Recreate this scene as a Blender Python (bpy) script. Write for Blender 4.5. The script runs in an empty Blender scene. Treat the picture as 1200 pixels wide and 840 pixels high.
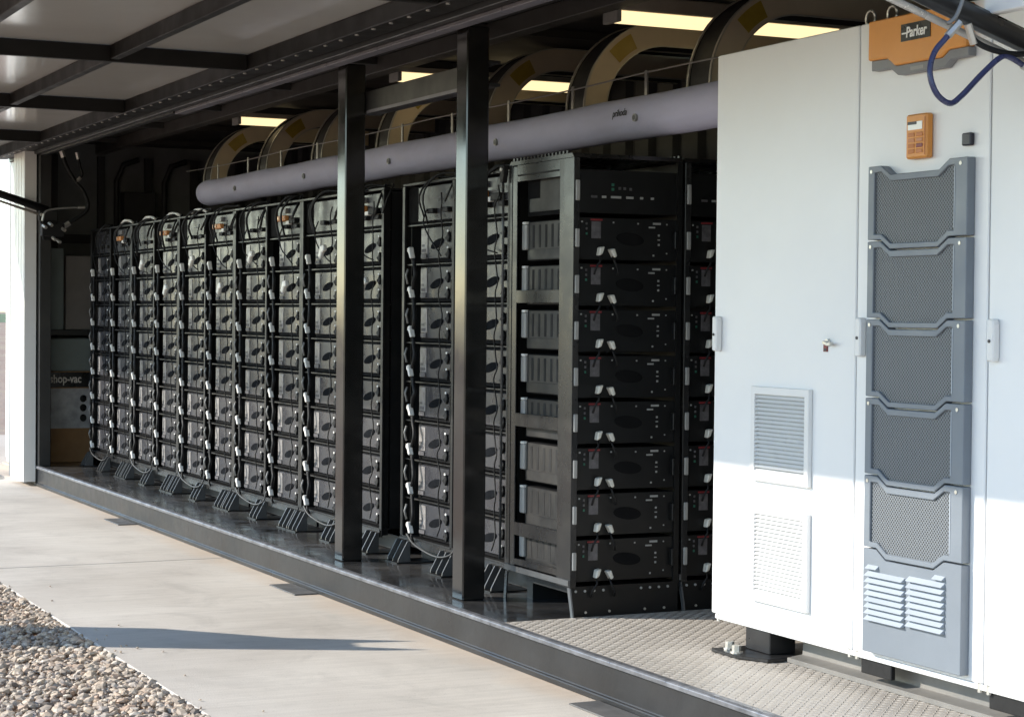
import bpy, bmesh, math, random
from mathutils import Vector, Matrix
random.seed(7)
SC = bpy.context.scene
COL = SC.collection
R = math.radians

# ------------------------------------------------------------------ camera
cam_d = bpy.data.cameras.new('camera')
cam = bpy.data.objects.new('camera', cam_d)
COL.objects.link(cam)
SC.camera = cam
YAW, PITCH, ROLL, FPX = R(25.6896), R(-1.26148), R(0.541195), 2302.67
fw = Vector((-math.cos(YAW) * math.cos(PITCH), math.sin(YAW) * math.cos(PITCH), math.sin(PITCH)))
r0 = Vector((math.sin(YAW), math.cos(YAW), 0))
u0 = r0.cross(fw)
rr = r0 * math.cos(ROLL) + u0 * math.sin(ROLL)
uu = -r0 * math.sin(ROLL) + u0 * math.cos(ROLL)
cam.matrix_world = Matrix(((rr.x, uu.x, -fw.x, 0), (rr.y, uu.y, -fw.y, -3.6185), (rr.z, uu.z, -fw.z, 1.5), (0, 0, 0, 1)))
cam_d.sensor_width = 36
cam_d.lens = FPX / 1200 * 36
cam_d.clip_start = 0.05
cam_d.clip_end = 6000

# ------------------------------------------------------------------ sky, sun, exposure
SUN_EL = R(28.4)
sdir = Vector((0.47 * math.cos(SUN_EL), 0.883 * math.cos(SUN_EL), -math.sin(SUN_EL))).normalized()   # way the light travels
world = bpy.data.worlds.new('World')
SC.world = world
world.use_nodes = True
wn = world.node_tree
bg = wn.nodes['Background']
sky = wn.nodes.new('ShaderNodeTexSky')
sky.sky_type = 'NISHITA'
sky.sun_disc = False
sky.sun_elevation = SUN_EL
sky.sun_rotation = math.atan2(-sdir.x, -sdir.y)
sky.dust_density = 0.1
sky.ozone_density = 1.3
sky.air_density = 1.0
wn.links.new(sky.outputs[0], bg.inputs[0])
bg.inputs[1].default_value = 0.15
sun_d = bpy.data.lights.new('sun', 'SUN')
sun = bpy.data.objects.new('sun', sun_d)
COL.objects.link(sun)
sun.location = (-20, -30, 25)
sun.rotation_euler = sdir.to_track_quat('-Z', 'Y').to_euler()
sun_d.energy = 2.6
sun_d.angle = R(0.53)
sun_d.color = (1.0, 0.93, 0.83)
SC.view_settings.view_transform = 'Standard'
SC.view_settings.look = 'None'
SC.view_settings.gamma = 1
SC.view_settings.use_curve_mapping = False
SC.view_settings.exposure = 1.4
SC.render.engine = 'CYCLES'
SC.cycles.use_denoising = True
SC.cycles.max_bounces = 8
SC.cycles.diffuse_bounces = 4
SC.cycles.caustics_reflective = False
SC.cycles.caustics_refractive = False
SC.cycles.sample_clamp_indirect = 6

# ------------------------------------------------------------------ materials
MATS = {}


def mat(name, col, rough=0.5, metal=0.0, var=0.12, vscale=6.0, bump=0.0, bscale=40.0, rvar=0.1, spec=0.5,
        dust=0.0, dustcol=(0.35, 0.31, 0.26), emit=None, estr=1.0, stretch=(1, 1, 1)):
    m = bpy.data.materials.new(name)
    m.use_nodes = True
    nt = m.node_tree
    b = nt.nodes['Principled BSDF']
    tc = nt.nodes.new('ShaderNodeTexCoord')
    oi = nt.nodes.new('ShaderNodeObjectInfo')
    mul = nt.nodes.new('ShaderNodeMath'); mul.operation = 'MULTIPLY'; mul.inputs[1].default_value = 37.0
    add = nt.nodes.new('ShaderNodeVectorMath'); add.operation = 'ADD'
    nt.links.new(oi.outputs['Random'], mul.inputs[0])
    nt.links.new(tc.outputs['Object'], add.inputs[0])
    nt.links.new(mul.outputs[0], add.inputs[1])
    mp = nt.nodes.new('ShaderNodeMapping')
    mp.inputs['Scale'].default_value = stretch
    nt.links.new(add.outputs[0], mp.inputs[0])
    n1 = nt.nodes.new('ShaderNodeTexNoise')
    n1.inputs['Scale'].default_value = vscale
    n1.inputs['Detail'].default_value = 6
    n1.inputs['Roughness'].default_value = 0.62
    nt.links.new(mp.outputs[0], n1.inputs['Vector'])
    ramp = nt.nodes.new('ShaderNodeMapRange')
    ramp.inputs[1].default_value = 0.28
    ramp.inputs[2].default_value = 0.72
    ramp.inputs[3].default_value = 1 - var
    ramp.inputs[4].default_value = 1 + var
    nt.links.new(n1.outputs[0], ramp.inputs[0])
    mixc = nt.nodes.new('ShaderNodeVectorMath'); mixc.operation = 'SCALE'
    mixc.inputs[0].default_value = col
    nt.links.new(ramp.outputs[0], mixc.inputs['Scale'])
    out = mixc.outputs[0]
    if dust > 0:
        n3 = nt.nodes.new('ShaderNodeTexNoise')
        n3.inputs['Scale'].default_value = vscale * 0.45
        n3.inputs['Detail'].default_value = 9
        n3.inputs['Roughness'].default_value = 0.7
        nt.links.new(mp.outputs[0], n3.inputs['Vector'])
        mr = nt.nodes.new('ShaderNodeMapRange')
        mr.inputs[1].default_value = 0.42
        mr.inputs[2].default_value = 0.75
        mr.inputs[3].default_value = 0.0
        mr.inputs[4].default_value = dust
        nt.links.new(n3.outputs[0], mr.inputs[0])
        mx = nt.nodes.new('ShaderNodeMix'); mx.data_type = 'RGBA'
        mx.inputs[7].default_value = (*dustcol, 1)
        nt.links.new(mr.outputs[0], mx.inputs[0])
        nt.links.new(out, mx.inputs[6])
        out = mx.outputs[2]
    nt.links.new(out, b.inputs['Base Color'])
    rm = nt.nodes.new('ShaderNodeMapRange')
    rm.inputs[1].default_value = 0.3
    rm.inputs[2].default_value = 0.7
    rm.inputs[3].default_value = max(0.03, rough - rvar)
    rm.inputs[4].default_value = min(1, rough + rvar)
    n2 = nt.nodes.new('ShaderNodeTexNoise')
    n2.inputs['Scale'].default_value = vscale * 1.7
    n2.inputs['Detail'].default_value = 4
    nt.links.new(mp.outputs[0], n2.inputs['Vector'])
    nt.links.new(n2.outputs[0], rm.inputs[0])
    nt.links.new(rm.outputs[0], b.inputs['Roughness'])
    b.inputs['Metallic'].default_value = metal
    b.inputs['Specular IOR Level'].default_value = spec
    if bump > 0:
        nb = nt.nodes.new('ShaderNodeTexNoise')
        nb.inputs['Scale'].default_value = bscale
        nb.inputs['Detail'].default_value = 5
        nt.links.new(mp.outputs[0], nb.inputs['Vector'])
        bp = nt.nodes.new('ShaderNodeBump')
        bp.inputs['Strength'].default_value = bump
        bp.inputs['Distance'].default_value = 0.01
        nt.links.new(nb.outputs[0], bp.inputs['Height'])
        nt.links.new(bp.outputs[0], b.inputs['Normal'])
    if emit:
        b.inputs['Emission Color'].default_value = (*emit, 1)
        b.inputs['Emission Strength'].default_value = estr
    MATS[name] = m
    return m


mat('black_paint', (0.022, 0.022, 0.022), 0.28, var=0.25, vscale=3, rvar=0.1, bump=0.05, bscale=60, dust=0.06)
mat('post_paint', (0.009, 0.009, 0.0088), 0.14, var=0.25, vscale=3, rvar=0.05, bump=0.02, bscale=12, dust=0.05, spec=0.75)
mat('beam_paint', (0.016, 0.0165, 0.018), 0.42, spec=0.32, var=0.3, vscale=2.2, rvar=0.15, bump=0.1, bscale=25, dust=0.1, dustcol=(0.16, 0.15, 0.14))
mat('lip_steel', (0.16, 0.165, 0.18), 0.4, metal=0.4, var=0.45, vscale=14, rvar=0.15, bump=0.15, bscale=40, dust=0.5, dustcol=(0.07, 0.07, 0.075))
mat('floor_paint', (0.026, 0.027, 0.029), 0.14, var=0.5, vscale=5, rvar=0.13, bump=0.12, bscale=9, dust=0.5, dustcol=(0.19, 0.18, 0.17))
mat('tread_alu', (0.4, 0.37, 0.33), 0.5, metal=0.15, var=0.16, vscale=3, rvar=0.12, dust=0.3, dustcol=(0.5, 0.44, 0.37))
mat('end_panel', (0.16, 0.168, 0.17), 0.6, var=0.3, vscale=2)
mat('dark_wall', (0.03, 0.03, 0.031), 0.6, var=0.25, vscale=2, dust=0.1, dustcol=(0.09, 0.085, 0.08))
mat('ceiling_dark', (0.03, 0.029, 0.027), 0.6, var=0.25, vscale=2)
mat('rail_black', (0.015, 0.015, 0.015), 0.4, var=0.3, vscale=4, dust=0.06)
mat('rail_grey', (0.16, 0.155, 0.18), 0.45, var=0.2, vscale=4)
mat('rail_dark', (0.022, 0.0215, 0.0225), 0.45, var=0.25, vscale=4)
mat('white_clad', (0.78, 0.78, 0.76), 0.4, var=0.04, vscale=2, rvar=0.06)
mat('awning_white', (0.6, 0.6, 0.575), 0.12, var=0.06, vscale=0.8, rvar=0.04, bump=0.05, bscale=1.3, dust=0.15, dustcol=(0.42, 0.38, 0.33))
mat('awning_bar', (0.013, 0.0125, 0.0115), 0.5, var=0.3, vscale=3, dust=0.12, dustcol=(0.05, 0.038, 0.03), spec=0.2)
mat('rack_black', (0.014, 0.0145, 0.0155), 0.38, spec=0.22, var=0.2, vscale=5, rvar=0.08, bump=0.03, bscale=80, dust=0.05)
mat('gusset_grey', (0.1, 0.1, 0.1), 0.4, metal=0.2, var=0.2, vscale=8)
mat('rod_silver', (0.6, 0.57, 0.52), 0.3, metal=0.35, var=0.1)
mat('rack_grey', (0.012, 0.0124, 0.0136), 0.28, var=0.12, vscale=5, rvar=0.06, dust=0.08, spec=0.36)
mat('case_black', (0.008, 0.008, 0.0085), 0.8, var=0.2, vscale=6, spec=0.06)
mat('front_black', (0.0065, 0.0067, 0.007), 0.4, var=0.2, vscale=9, rvar=0.08, spec=0.3)
mat('face_grey', (0.037, 0.038, 0.044), 0.3, spec=0.3, metal=0.0, var=0.13, vscale=7, rvar=0.1, bump=0.05, bscale=25, dust=0.15, dustcol=(0.12, 0.11, 0.105))
mat('face_lip', (0.12, 0.125, 0.13), 0.35, metal=0.5, var=0.15, vscale=9)
mat('side_grey', (0.014, 0.0145, 0.0155), 0.42, spec=0.3, var=0.15, vscale=7, dust=0.1)
mat('slot_black', (0.006, 0.006, 0.006), 0.8, var=0.1)
mat('label_pale', (0.22, 0.21, 0.205), 0.35, var=0.5, vscale=24, rvar=0.08)
mat('print_dark', (0.09, 0.085, 0.09), 0.5, var=0.5, vscale=30)
mat('oval_dark', (0.009, 0.01, 0.012), 0.8, var=0.3, vscale=20, spec=0.02)
mat('rubber', (0.009, 0.009, 0.0095), 0.6, var=0.2, vscale=20, spec=0.3)
mat('connector_white', (0.78, 0.77, 0.73), 0.35, var=0.1, vscale=20)
mat('tie_dark', (0.06, 0.06, 0.06), 0.45)
mat('cable_grey', (0.2, 0.2, 0.195), 0.4, var=0.15, vscale=15)
mat('orange_plug', (0.62, 0.26, 0.08), 0.45, var=0.15, vscale=15)
mat('copper', (0.55, 0.33, 0.2), 0.4, metal=0.6, var=0.2, vscale=20)
mat('green_led', (0.02, 0.12, 0.08), 0.4, var=0.1)
mat('red_strip', (0.19, 0.018, 0.022), 0.4, var=0.2, vscale=30)
mat('grey_plastic', (0.3, 0.3, 0.29), 0.4, var=0.12, vscale=15)
mat('pale_plastic', (0.62, 0.61, 0.55), 0.4, var=0.12, vscale=15)
mat('duct_fabric', (0.48, 0.475, 0.62), 0.75, var=0.07, vscale=3, bump=0.35, bscale=5, stretch=(1.0, 2.2, 2.2), spec=0.25)
mat('nozzle', (0.1, 0.1, 0.11), 0.5)
mat('ink', (0.012, 0.012, 0.02), 0.5)
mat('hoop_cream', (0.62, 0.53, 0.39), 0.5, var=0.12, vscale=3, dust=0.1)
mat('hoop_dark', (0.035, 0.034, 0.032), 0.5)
mat('hoop_edge', (0.5, 0.48, 0.42), 0.4, metal=0.4)
mat('sticker_yellow', (0.4, 0.29, 0.04), 0.4, var=0.15, vscale=14)
mat('wire_steel', (0.32, 0.31, 0.3), 0.4, metal=0.7)
mat('purlin_brown', (0.05, 0.046, 0.042), 0.5, var=0.2, vscale=3)
mat('lamp_body', (0.4, 0.36, 0.3), 0.5)
mat('lamp_tube', (0.9, 0.85, 0.7), 0.4, emit=(1.0, 0.78, 0.42), estr=0.5)
mat('cab_white', (0.79, 0.8, 0.805), 0.33, var=0.03, vscale=1.2, rvar=0.05, bump=0.03, bscale=180, dust=0.07, dustcol=(0.55, 0.53, 0.5))
mat('cab_plastic', (0.74, 0.74, 0.73), 0.4, var=0.03, vscale=3)
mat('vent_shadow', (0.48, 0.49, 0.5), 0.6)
mat('seam_dark', (0.09, 0.09, 0.095), 0.6)
mat('panel_blue', (0.165, 0.19, 0.22), 0.42, var=0.07, vscale=4, bump=0.04, bscale=160)
mat('louvre_pale', (0.36, 0.4, 0.45), 0.4, var=0.05, vscale=4)
mat('orange', (0.7, 0.29, 0.06), 0.38, var=0.08, vscale=4)
mat('orange_dark', (0.5, 0.16, 0.03), 0.4, var=0.08, vscale=4)
mat('header_grey', (0.2, 0.205, 0.215), 0.45, var=0.08, vscale=4)
mat('logo_black', (0.012, 0.012, 0.012), 0.3)
mat('white_print', (0.85, 0.85, 0.83), 0.4, var=0.02)
mat('screen_pale', (0.85, 0.84, 0.78), 0.2, var=0.02)
mat('dark_plastic', (0.015, 0.014, 0.025), 0.35)
mat('channel_grey', (0.17, 0.165, 0.155), 0.45, var=0.2, vscale=6, dust=0.35, dustcol=(0.32, 0.29, 0.25), bump=0.08, bscale=30)
mat('zinc', (0.6, 0.58, 0.53), 0.38, metal=0.75, var=0.15, vscale=20)
mat('strut_black', (0.016, 0.016, 0.017), 0.35)
mat('chrome', (0.62, 0.6, 0.56), 0.22, metal=0.95, var=0.1)
mat('hose_blue', (0.035, 0.04, 0.1), 0.3, var=0.2, vscale=20)
mat('cardboard', (0.26, 0.14, 0.06), 0.8, var=0.15, vscale=6, bump=0.05)
mat('carton_grey', (0.36, 0.36, 0.37), 0.6, var=0.35, vscale=9)
mat('carton_green', (0.16, 0.19, 0.185), 0.6, var=0.12)
mat('carton_brown', (0.17, 0.155, 0.145), 0.7, var=0.12)
mat('carton_print', (0.6, 0.55, 0.5), 0.6)
mat('plate_steel', (0.12, 0.12, 0.12), 0.5, metal=0.3, var=0.25, vscale=10, dust=0.3)
mat('field_green', (0.1, 0.13, 0.05), 0.9, var=0.3, vscale=0.05)
mat('caster_grey', (0.3, 0.32, 0.3), 0.5)


def perforated():
    m = bpy.data.materials.new('perforated')
    m.use_nodes = True
    nt = m.node_tree
    b = nt.nodes['Principled BSDF']
    tc = nt.nodes.new('ShaderNodeTexCoord')
    sep = nt.nodes.new('ShaderNodeSeparateXYZ')
    nt.links.new(tc.outputs['Object'], sep.inputs[0])

    def M(op, a, b_=None):
        n = nt.nodes.new('ShaderNodeMath'); n.operation = op
        for i, v in enumerate((a, b_)):
            if v is None: continue
            if isinstance(v, (int, float)): n.inputs[i].default_value = v
            else: nt.links.new(v, n.inputs[i])
        return n.outputs[0]
    k = 2 * math.pi / 0.0105
    s1 = M('SINE', M('MULTIPLY', M('ADD', sep.outputs[0], sep.outputs[2]), k * 0.72))
    s2 = M('SINE', M('MULTIPLY', M('SUBTRACT', sep.outputs[0], sep.outputs[2]), k * 0.72))
    p = M('ADD', s1, s2)
    h = nt.nodes.new('ShaderNodeMapRange')
    h.inputs[1].default_value = 0.0; h.inputs[2].default_value = 0.6
    nt.links.new(p, h.inputs[0])
    mx = nt.nodes.new('ShaderNodeMix'); mx.data_type = 'RGBA'
    mx.inputs[6].default_value = (0.155, 0.172, 0.19, 1)
    mx.inputs[7].default_value = (0.02, 0.023, 0.026, 1)
    nt.links.new(h.outputs[0], mx.inputs[0])
    nt.links.new(mx.outputs[2], b.inputs['Base Color'])
    b.inputs['Roughness'].default_value = 0.45
    bp = nt.nodes.new('ShaderNodeBump'); bp.invert = True
    bp.inputs['Strength'].default_value = 0.5; bp.inputs['Distance'].default_value = 0.002
    nt.links.new(h.outputs[0], bp.inputs['Height'])
    nt.links.new(bp.outputs[0], b.inputs['Normal'])
    MATS['perforated'] = m


perforated()


def node(nt, t, **kw):
    n = nt.nodes.new(t)
    for k, v in kw.items(): setattr(n, k, v)
    return n


def concrete_material():
    m = bpy.data.materials.new('concrete'); m.use_nodes = True
    nt = m.node_tree; L = nt.links.new
    b = nt.nodes['Principled BSDF']
    tc = node(nt, 'ShaderNodeTexCoord')
    geo = node(nt, 'ShaderNodeNewGeometry')
    n1 = node(nt, 'ShaderNodeTexNoise'); n1.inputs['Scale'].default_value = 0.9; n1.inputs['Detail'].default_value = 8; n1.inputs['Roughness'].default_value = 0.6
    L(geo.outputs['Position'], n1.inputs['Vector'])
    r1 = node(nt, 'ShaderNodeValToRGB')
    r1.color_ramp.elements[0].position = 0.3; r1.color_ramp.elements[0].color = (0.43, 0.39, 0.34, 1)
    r1.color_ramp.elements[1].position = 0.7; r1.color_ramp.elements[1].color = (0.58, 0.54, 0.48, 1)
    L(n1.outputs[0], r1.inputs[0])
    # broom finish, drawn across the slab
    mp = node(nt, 'ShaderNodeMapping'); mp.inputs['Scale'].default_value = (26, 1.6, 1)
    mp.inputs['Rotation'].default_value = (0, 0, R(-4))
    L(geo.outputs['Position'], mp.inputs[0])
    n2 = node(nt, 'ShaderNodeTexNoise'); n2.inputs['Scale'].default_value = 1.0; n2.inputs['Detail'].default_value = 6; n2.inputs['Distortion'].default_value = 0.6
    L(mp.outputs[0], n2.inputs['Vector'])
    mr = node(nt, 'ShaderNodeMapRange'); mr.inputs[1].default_value = 0.3; mr.inputs[2].default_value = 0.7; mr.inputs[3].default_value = 0.93; mr.inputs[4].default_value = 1.05
    L(n2.outputs[0], mr.inputs[0])
    sc = node(nt, 'ShaderNodeVectorMath', operation='SCALE'); L(r1.outputs[0], sc.inputs[0]); L(mr.outputs[0], sc.inputs['Scale'])
    # blotches, traffic marks and pores
    n5 = node(nt, 'ShaderNodeTexNoise'); n5.inputs['Scale'].default_value = 2.3; n5.inputs['Detail'].default_value = 10; n5.inputs['Roughness'].default_value = 0.7; n5.inputs['Distortion'].default_value = 0.8
    L(geo.outputs['Position'], n5.inputs['Vector'])
    m5 = node(nt, 'ShaderNodeMapRange'); m5.inputs[1].default_value = 0.5; m5.inputs[2].default_value = 0.72; m5.inputs[3].default_value = 1.0; m5.inputs[4].default_value = 0.82
    L(n5.outputs[0], m5.inputs[0])
    v5 = node(nt, 'ShaderNodeTexVoronoi'); v5.inputs['Scale'].default_value = 34
    L(geo.outputs['Position'], v5.inputs['Vector'])
    m6 = node(nt, 'ShaderNodeMapRange'); m6.inputs[1].default_value = 0.06; m6.inputs[2].default_value = 0.16; m6.inputs[3].default_value = 0.78; m6.inputs[4].default_value = 1.0
    L(v5.outputs['Distance'], m6.inputs[0])
    k5 = node(nt, 'ShaderNodeMath', operation='MULTIPLY'); L(m5.outputs[0], k5.inputs[0]); L(m6.outputs[0], k5.inputs[1])
    sb = node(nt, 'ShaderNodeVectorMath', operation='SCALE'); L(sc.outputs[0], sb.inputs[0]); L(k5.outputs[0], sb.inputs['Scale'])
    sc = sb
    # rust run-off along the steel beam (its own ragged stain)
    sep = node(nt, 'ShaderNodeSeparateXYZ'); L(geo.outputs['Position'], sep.inputs[0])
    n3 = node(nt, 'ShaderNodeTexNoise'); n3.inputs['Scale'].default_value = 3.0; n3.inputs['Detail'].default_value = 7
    L(geo.outputs['Position'], n3.inputs['Vector'])
    ad = node(nt, 'ShaderNodeMath', operation='MULTIPLY_ADD'); L(n3.outputs[0], ad.inputs[0]); ad.inputs[1].default_value = -0.32; L(sep.outputs[1], ad.inputs[2])
    ms = node(nt, 'ShaderNodeMapRange'); ms.inputs[1].default_value = -0.33; ms.inputs[2].default_value = -0.12; ms.inputs[4].default_value = 0.42
    L(ad.outputs[0], ms.inputs[0])
    mx = node(nt, 'ShaderNodeMix', data_type='RGBA'); mx.inputs[7].default_value = (0.5, 0.34, 0.2, 1)
    L(ms.outputs[0], mx.inputs[0]); L(sc.outputs[0], mx.inputs[6])
    L(mx.outputs[2], b.inputs['Base Color'])
    b.inputs['Roughness'].default_value = 0.85
    n4 = node(nt, 'ShaderNodeTexNoise'); n4.inputs['Scale'].default_value = 130; n4.inputs['Detail'].default_value = 4
    L(geo.outputs['Position'], n4.inputs['Vector'])
    a2 = node(nt, 'ShaderNodeMath', operation='MULTIPLY_ADD'); L(n2.outputs[0], a2.inputs[0]); a2.inputs[1].default_value = 0.8; L(n4.outputs[0], a2.inputs[2])
    bp = node(nt, 'ShaderNodeBump'); bp.inputs['Strength'].default_value = 0.3; bp.inputs['Distance'].default_value = 0.004
    L(a2.outputs[0], bp.inputs['Height']); L(bp.outputs[0], b.inputs['Normal'])
    MATS['concrete'] = m


def gravel_material():
    m = bpy.data.materials.new('gravel_stone'); m.use_nodes = True
    nt = m.node_tree; L = nt.links.new
    b = nt.nodes['Principled BSDF']
    geo = node(nt, 'ShaderNodeNewGeometry')
    r = node(nt, 'ShaderNodeValToRGB'); r.color_ramp.interpolation = 'LINEAR'
    e = r.color_ramp.elements
    e[0].position = 0; e[0].color = (0.17, 0.14, 0.115, 1)
    e[1].position = 1; e[1].color = (0.6, 0.52, 0.42, 1)
    for p, c in ((0.15, (0.42, 0.34, 0.26)), (0.35, (0.52, 0.42, 0.31)), (0.5, (0.4, 0.28, 0.2)), (0.6, (0.54, 0.46, 0.37)), (0.75, (0.3, 0.255, 0.22)), (0.88, (0.48, 0.38, 0.28))):
        k = e.new(p); k.color = (*c, 1)
    L(geo.outputs['Random Per Island'], r.inputs[0])
    n = node(nt, 'ShaderNodeTexNoise'); n.inputs['Scale'].default_value = 60; n.inputs['Detail'].default_value = 4
    L(geo.outputs['Position'], n.inputs['Vector'])
    mr = node(nt, 'ShaderNodeMapRange'); mr.inputs[3].default_value = 0.75; mr.inputs[4].default_value = 1.25
    L(n.outputs[0], mr.inputs[0])
    sc = node(nt, 'ShaderNodeVectorMath', operation='SCALE'); L(r.outputs[0], sc.inputs[0]); L(mr.outputs[0], sc.inputs['Scale'])
    L(sc.outputs[0], b.inputs['Base Color'])
    b.inputs['Roughness'].default_value = 0.75
    MATS['gravel_stone'] = m


def ground_material():
    m = bpy.data.materials.new('dry_ground'); m.use_nodes = True
    nt = m.node_tree; L = nt.links.new
    b = nt.nodes['Principled BSDF']
    geo = node(nt, 'ShaderNodeNewGeometry')
    n = node(nt, 'ShaderNodeTexNoise'); n.inputs['Scale'].default_value = 0.12; n.inputs['Detail'].default_value = 12; n.inputs['Roughness'].default_value = 0.68
    L(geo.outputs['Position'], n.inputs['Vector'])
    r = node(nt, 'ShaderNodeValToRGB'); e = r.color_ramp.elements
    e[0].position = 0.32; e[0].color = (0.26, 0.16, 0.11, 1)
    e[1].position = 0.68; e[1].color = (0.34, 0.26, 0.16, 1)
    k = e.new(0.52); k.color = (0.3, 0.21, 0.15, 1)
    L(n.outputs[0], r.inputs[0])
    L(r.outputs[0], b.inputs['Base Color'])
    b.inputs['Roughness'].default_value = 0.95
    n4 = node(nt, 'ShaderNodeTexNoise'); n4.inputs['Scale'].default_value = 9; n4.inputs['Detail'].default_value = 8
    L(geo.outputs['Position'], n4.inputs['Vector'])
    bp = node(nt, 'ShaderNodeBump'); bp.inputs['Strength'].default_value = 0.8; bp.inputs['Distance'].default_value = 0.05
    L(n4.outputs[0], bp.inputs['Height']); L(bp.outputs[0], b.inputs['Normal'])
    MATS['dry_ground'] = m


concrete_material(); gravel_material(); ground_material()

# ------------------------------------------------------------------ building helpers
WLOC = {}      # world location of every object's origin (no object is rotated unless copied so)


class MB:
    def __init__(s): s.v = []; s.f = []

    def add(s, vs, fs):
        o = len(s.v); s.v += [tuple(v) for v in vs]; s.f += [tuple(i + o for i in f) for f in fs]; return s

    def box(s, x0, x1, y0, y1, z0, z1):
        return s.add([(x0, y0, z0), (x1, y0, z0), (x1, y1, z0), (x0, y1, z0), (x0, y0, z1), (x1, y0, z1), (x1, y1, z1), (x0, y1, z1)],
                     [(3, 2, 1, 0), (4, 5, 6, 7), (0, 1, 5, 4), (1, 2, 6, 5), (2, 3, 7, 6), (3, 0, 4, 7)])

    def prism(s, poly, axis, a, b):
        """poly in the two other axes (in xyz order), extruded from a to b along axis"""
        n = len(poly)
        def P(p, t):
            return (t, p[0], p[1]) if axis == 'x' else ((p[0], t, p[1]) if axis == 'y' else (p[0], p[1], t))
        vs = [P(p, a) for p in poly] + [P(p, b) for p in poly]
        fs = [tuple(range(n - 1, -1, -1)), tuple(range(n, 2 * n))] + [(i, (i + 1) % n, n + (i + 1) % n, n + i) for i in range(n)]
        return s.add(vs, fs)

    def ring(s, outer, inner, axis, a, b):
        n = len(outer)
        def P(p, t):
            return (t, p[0], p[1]) if axis == 'x' else ((p[0], t, p[1]) if axis == 'y' else (p[0], p[1], t))
        vs = [P(p, a) for p in outer] + [P(p, a) for p in inner] + [P(p, b) for p in outer] + [P(p, b) for p in inner]
        fs = []
        for i in range(n):
            j = (i + 1) % n
            fs += [(i, j, n + j, n + i), (2 * n + i, 3 * n + i, 3 * n + j, 2 * n + j), (i, 2 * n + i, 2 * n + j, j), (n + i, n + j, 3 * n + j, 3 * n + i)]
        return s.add(vs, fs)

    def tube(s, pts, r, n=8, rad=None):
        pts = [Vector(p) for p in pts]
        vs, fs = [], []
        ref = Vector((0, 0, 1))
        t0 = (pts[1] - pts[0]).normalized()
        if abs(t0.dot(ref)) > 0.9: ref = Vector((0, 1, 0))
        x = t0.cross(ref).normalized()
        for i, p in enumerate(pts):
            t = (pts[min(i + 1, len(pts) - 1)] - pts[max(i - 1, 0)]).normalized()
            x = (x - t * x.dot(t)).normalized()
            y = t.cross(x)
            q = rad[i] if rad else r
            for k in range(n):
                a = 2 * math.pi * k / n
                vs.append(p + x * math.cos(a) * q + y * math.sin(a) * q)
        for i in range(len(pts) - 1):
            for k in range(n):
                a, b = i * n + k, i * n + (k + 1) % n
                fs.append((a, b, b + n, a + n))
        fs.append(tuple(range(n - 1, -1, -1)))
        e = (len(pts) - 1) * n
        fs.append(tuple(range(e, e + n)))
        return s.add(vs, fs)

    def disc(s, c, axis, rx, rz, th, ang=0, n=20):
        """elliptic disc facing along axis"""
        poly = []
        for k in range(n):
            a = 2 * math.pi * k / n
            u, w = rx * math.cos(a), rz * math.sin(a)
            poly.append((u * math.cos(ang) - w * math.sin(ang), u * math.sin(ang) + w * math.cos(ang)))
        if axis == 'y':
            return s.prism([(c[0] + p[0], c[2] + p[1]) for p in poly], 'y', c[1] - th, c[1])
        if axis == 'x':
            return s.prism([(c[1] + p[0], c[2] + p[1]) for p in poly], 'x', c[0], c[0] + th)
        return s.prism([(c[0] + p[0], c[1] + p[1]) for p in poly], 'z', c[2], c[2] + th)

    def mesh(s, name, m, bevel=0.0, smooth=False, off=(0, 0, 0)):
        me = bpy.data.meshes.new(name)
        me.from_pydata([(v[0] - off[0], v[1] - off[1], v[2] - off[2]) for v in s.v], [], s.f)
        bm = bmesh.new(); bm.from_mesh(me)
        bmesh.ops.recalc_face_normals(bm, faces=bm.faces)
        if bevel > 0:
            ed = [e for e in bm.edges if len(e.link_faces) == 2 and e.calc_face_angle(0) > 0.5]
            bmesh.ops.bevel(bm, geom=ed, offset=bevel, segments=1, affect='EDGES', profile=0.5, clamp_overlap=True)
        bm.to_mesh(me); bm.free()
        if smooth:
            for p in me.polygons: p.use_smooth = True
        me.materials.append(MATS[m])
        return me

    def build(s, name, m, parent=None, bevel=0.0, smooth=False, loc=None):
        """world coordinates in, ONE mesh object out"""
        off = WLOC[parent.name] if parent else (loc or (0, 0, 0))
        me = s.mesh(name, m, bevel, smooth, off)
        o = bpy.data.objects.new(name, me)
        COL.objects.link(o)
        o.parent = parent
        if parent is None: o.location = off
        WLOC[o.name] = off
        return o


def box(*a): return MB().box(*a)


def tag(o, label=None, cat=None, group=None, kind=None):
    for k, v in (('label', label), ('category', cat), ('group', group), ('kind', kind)):
        if v: o[k] = v
    return o


def empty(name, loc, label=None, cat=None, group=None, kind=None):
    o = bpy.data.objects.new(name, None)
    o.empty_display_size = 0.1
    COL.objects.link(o)
    o.location = loc
    WLOC[o.name] = tuple(loc)
    return tag(o, label, cat, group, kind)


CH = {}


def kids(o): return [c for c in bpy.data.objects if c.parent == o]


def tree_of(o):
    return (o, [tree_of(c) for c in kids(o)])


def copy_tree(t, parent=None):
    o, ch = t
    c = o.copy(); COL.objects.link(c); c.parent = parent
    for x in ch: copy_tree(x, c)
    return c


def share(src, name, parent, dx=0, dy=0, dz=0):
    """a sibling that shares the mesh of src, shifted"""
    o = bpy.data.objects.new(name, src.data)
    COL.objects.link(o); o.parent = parent
    o.location = (dx, dy, dz)
    WLOC[o.name] = WLOC[parent.name]
    return o


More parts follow.
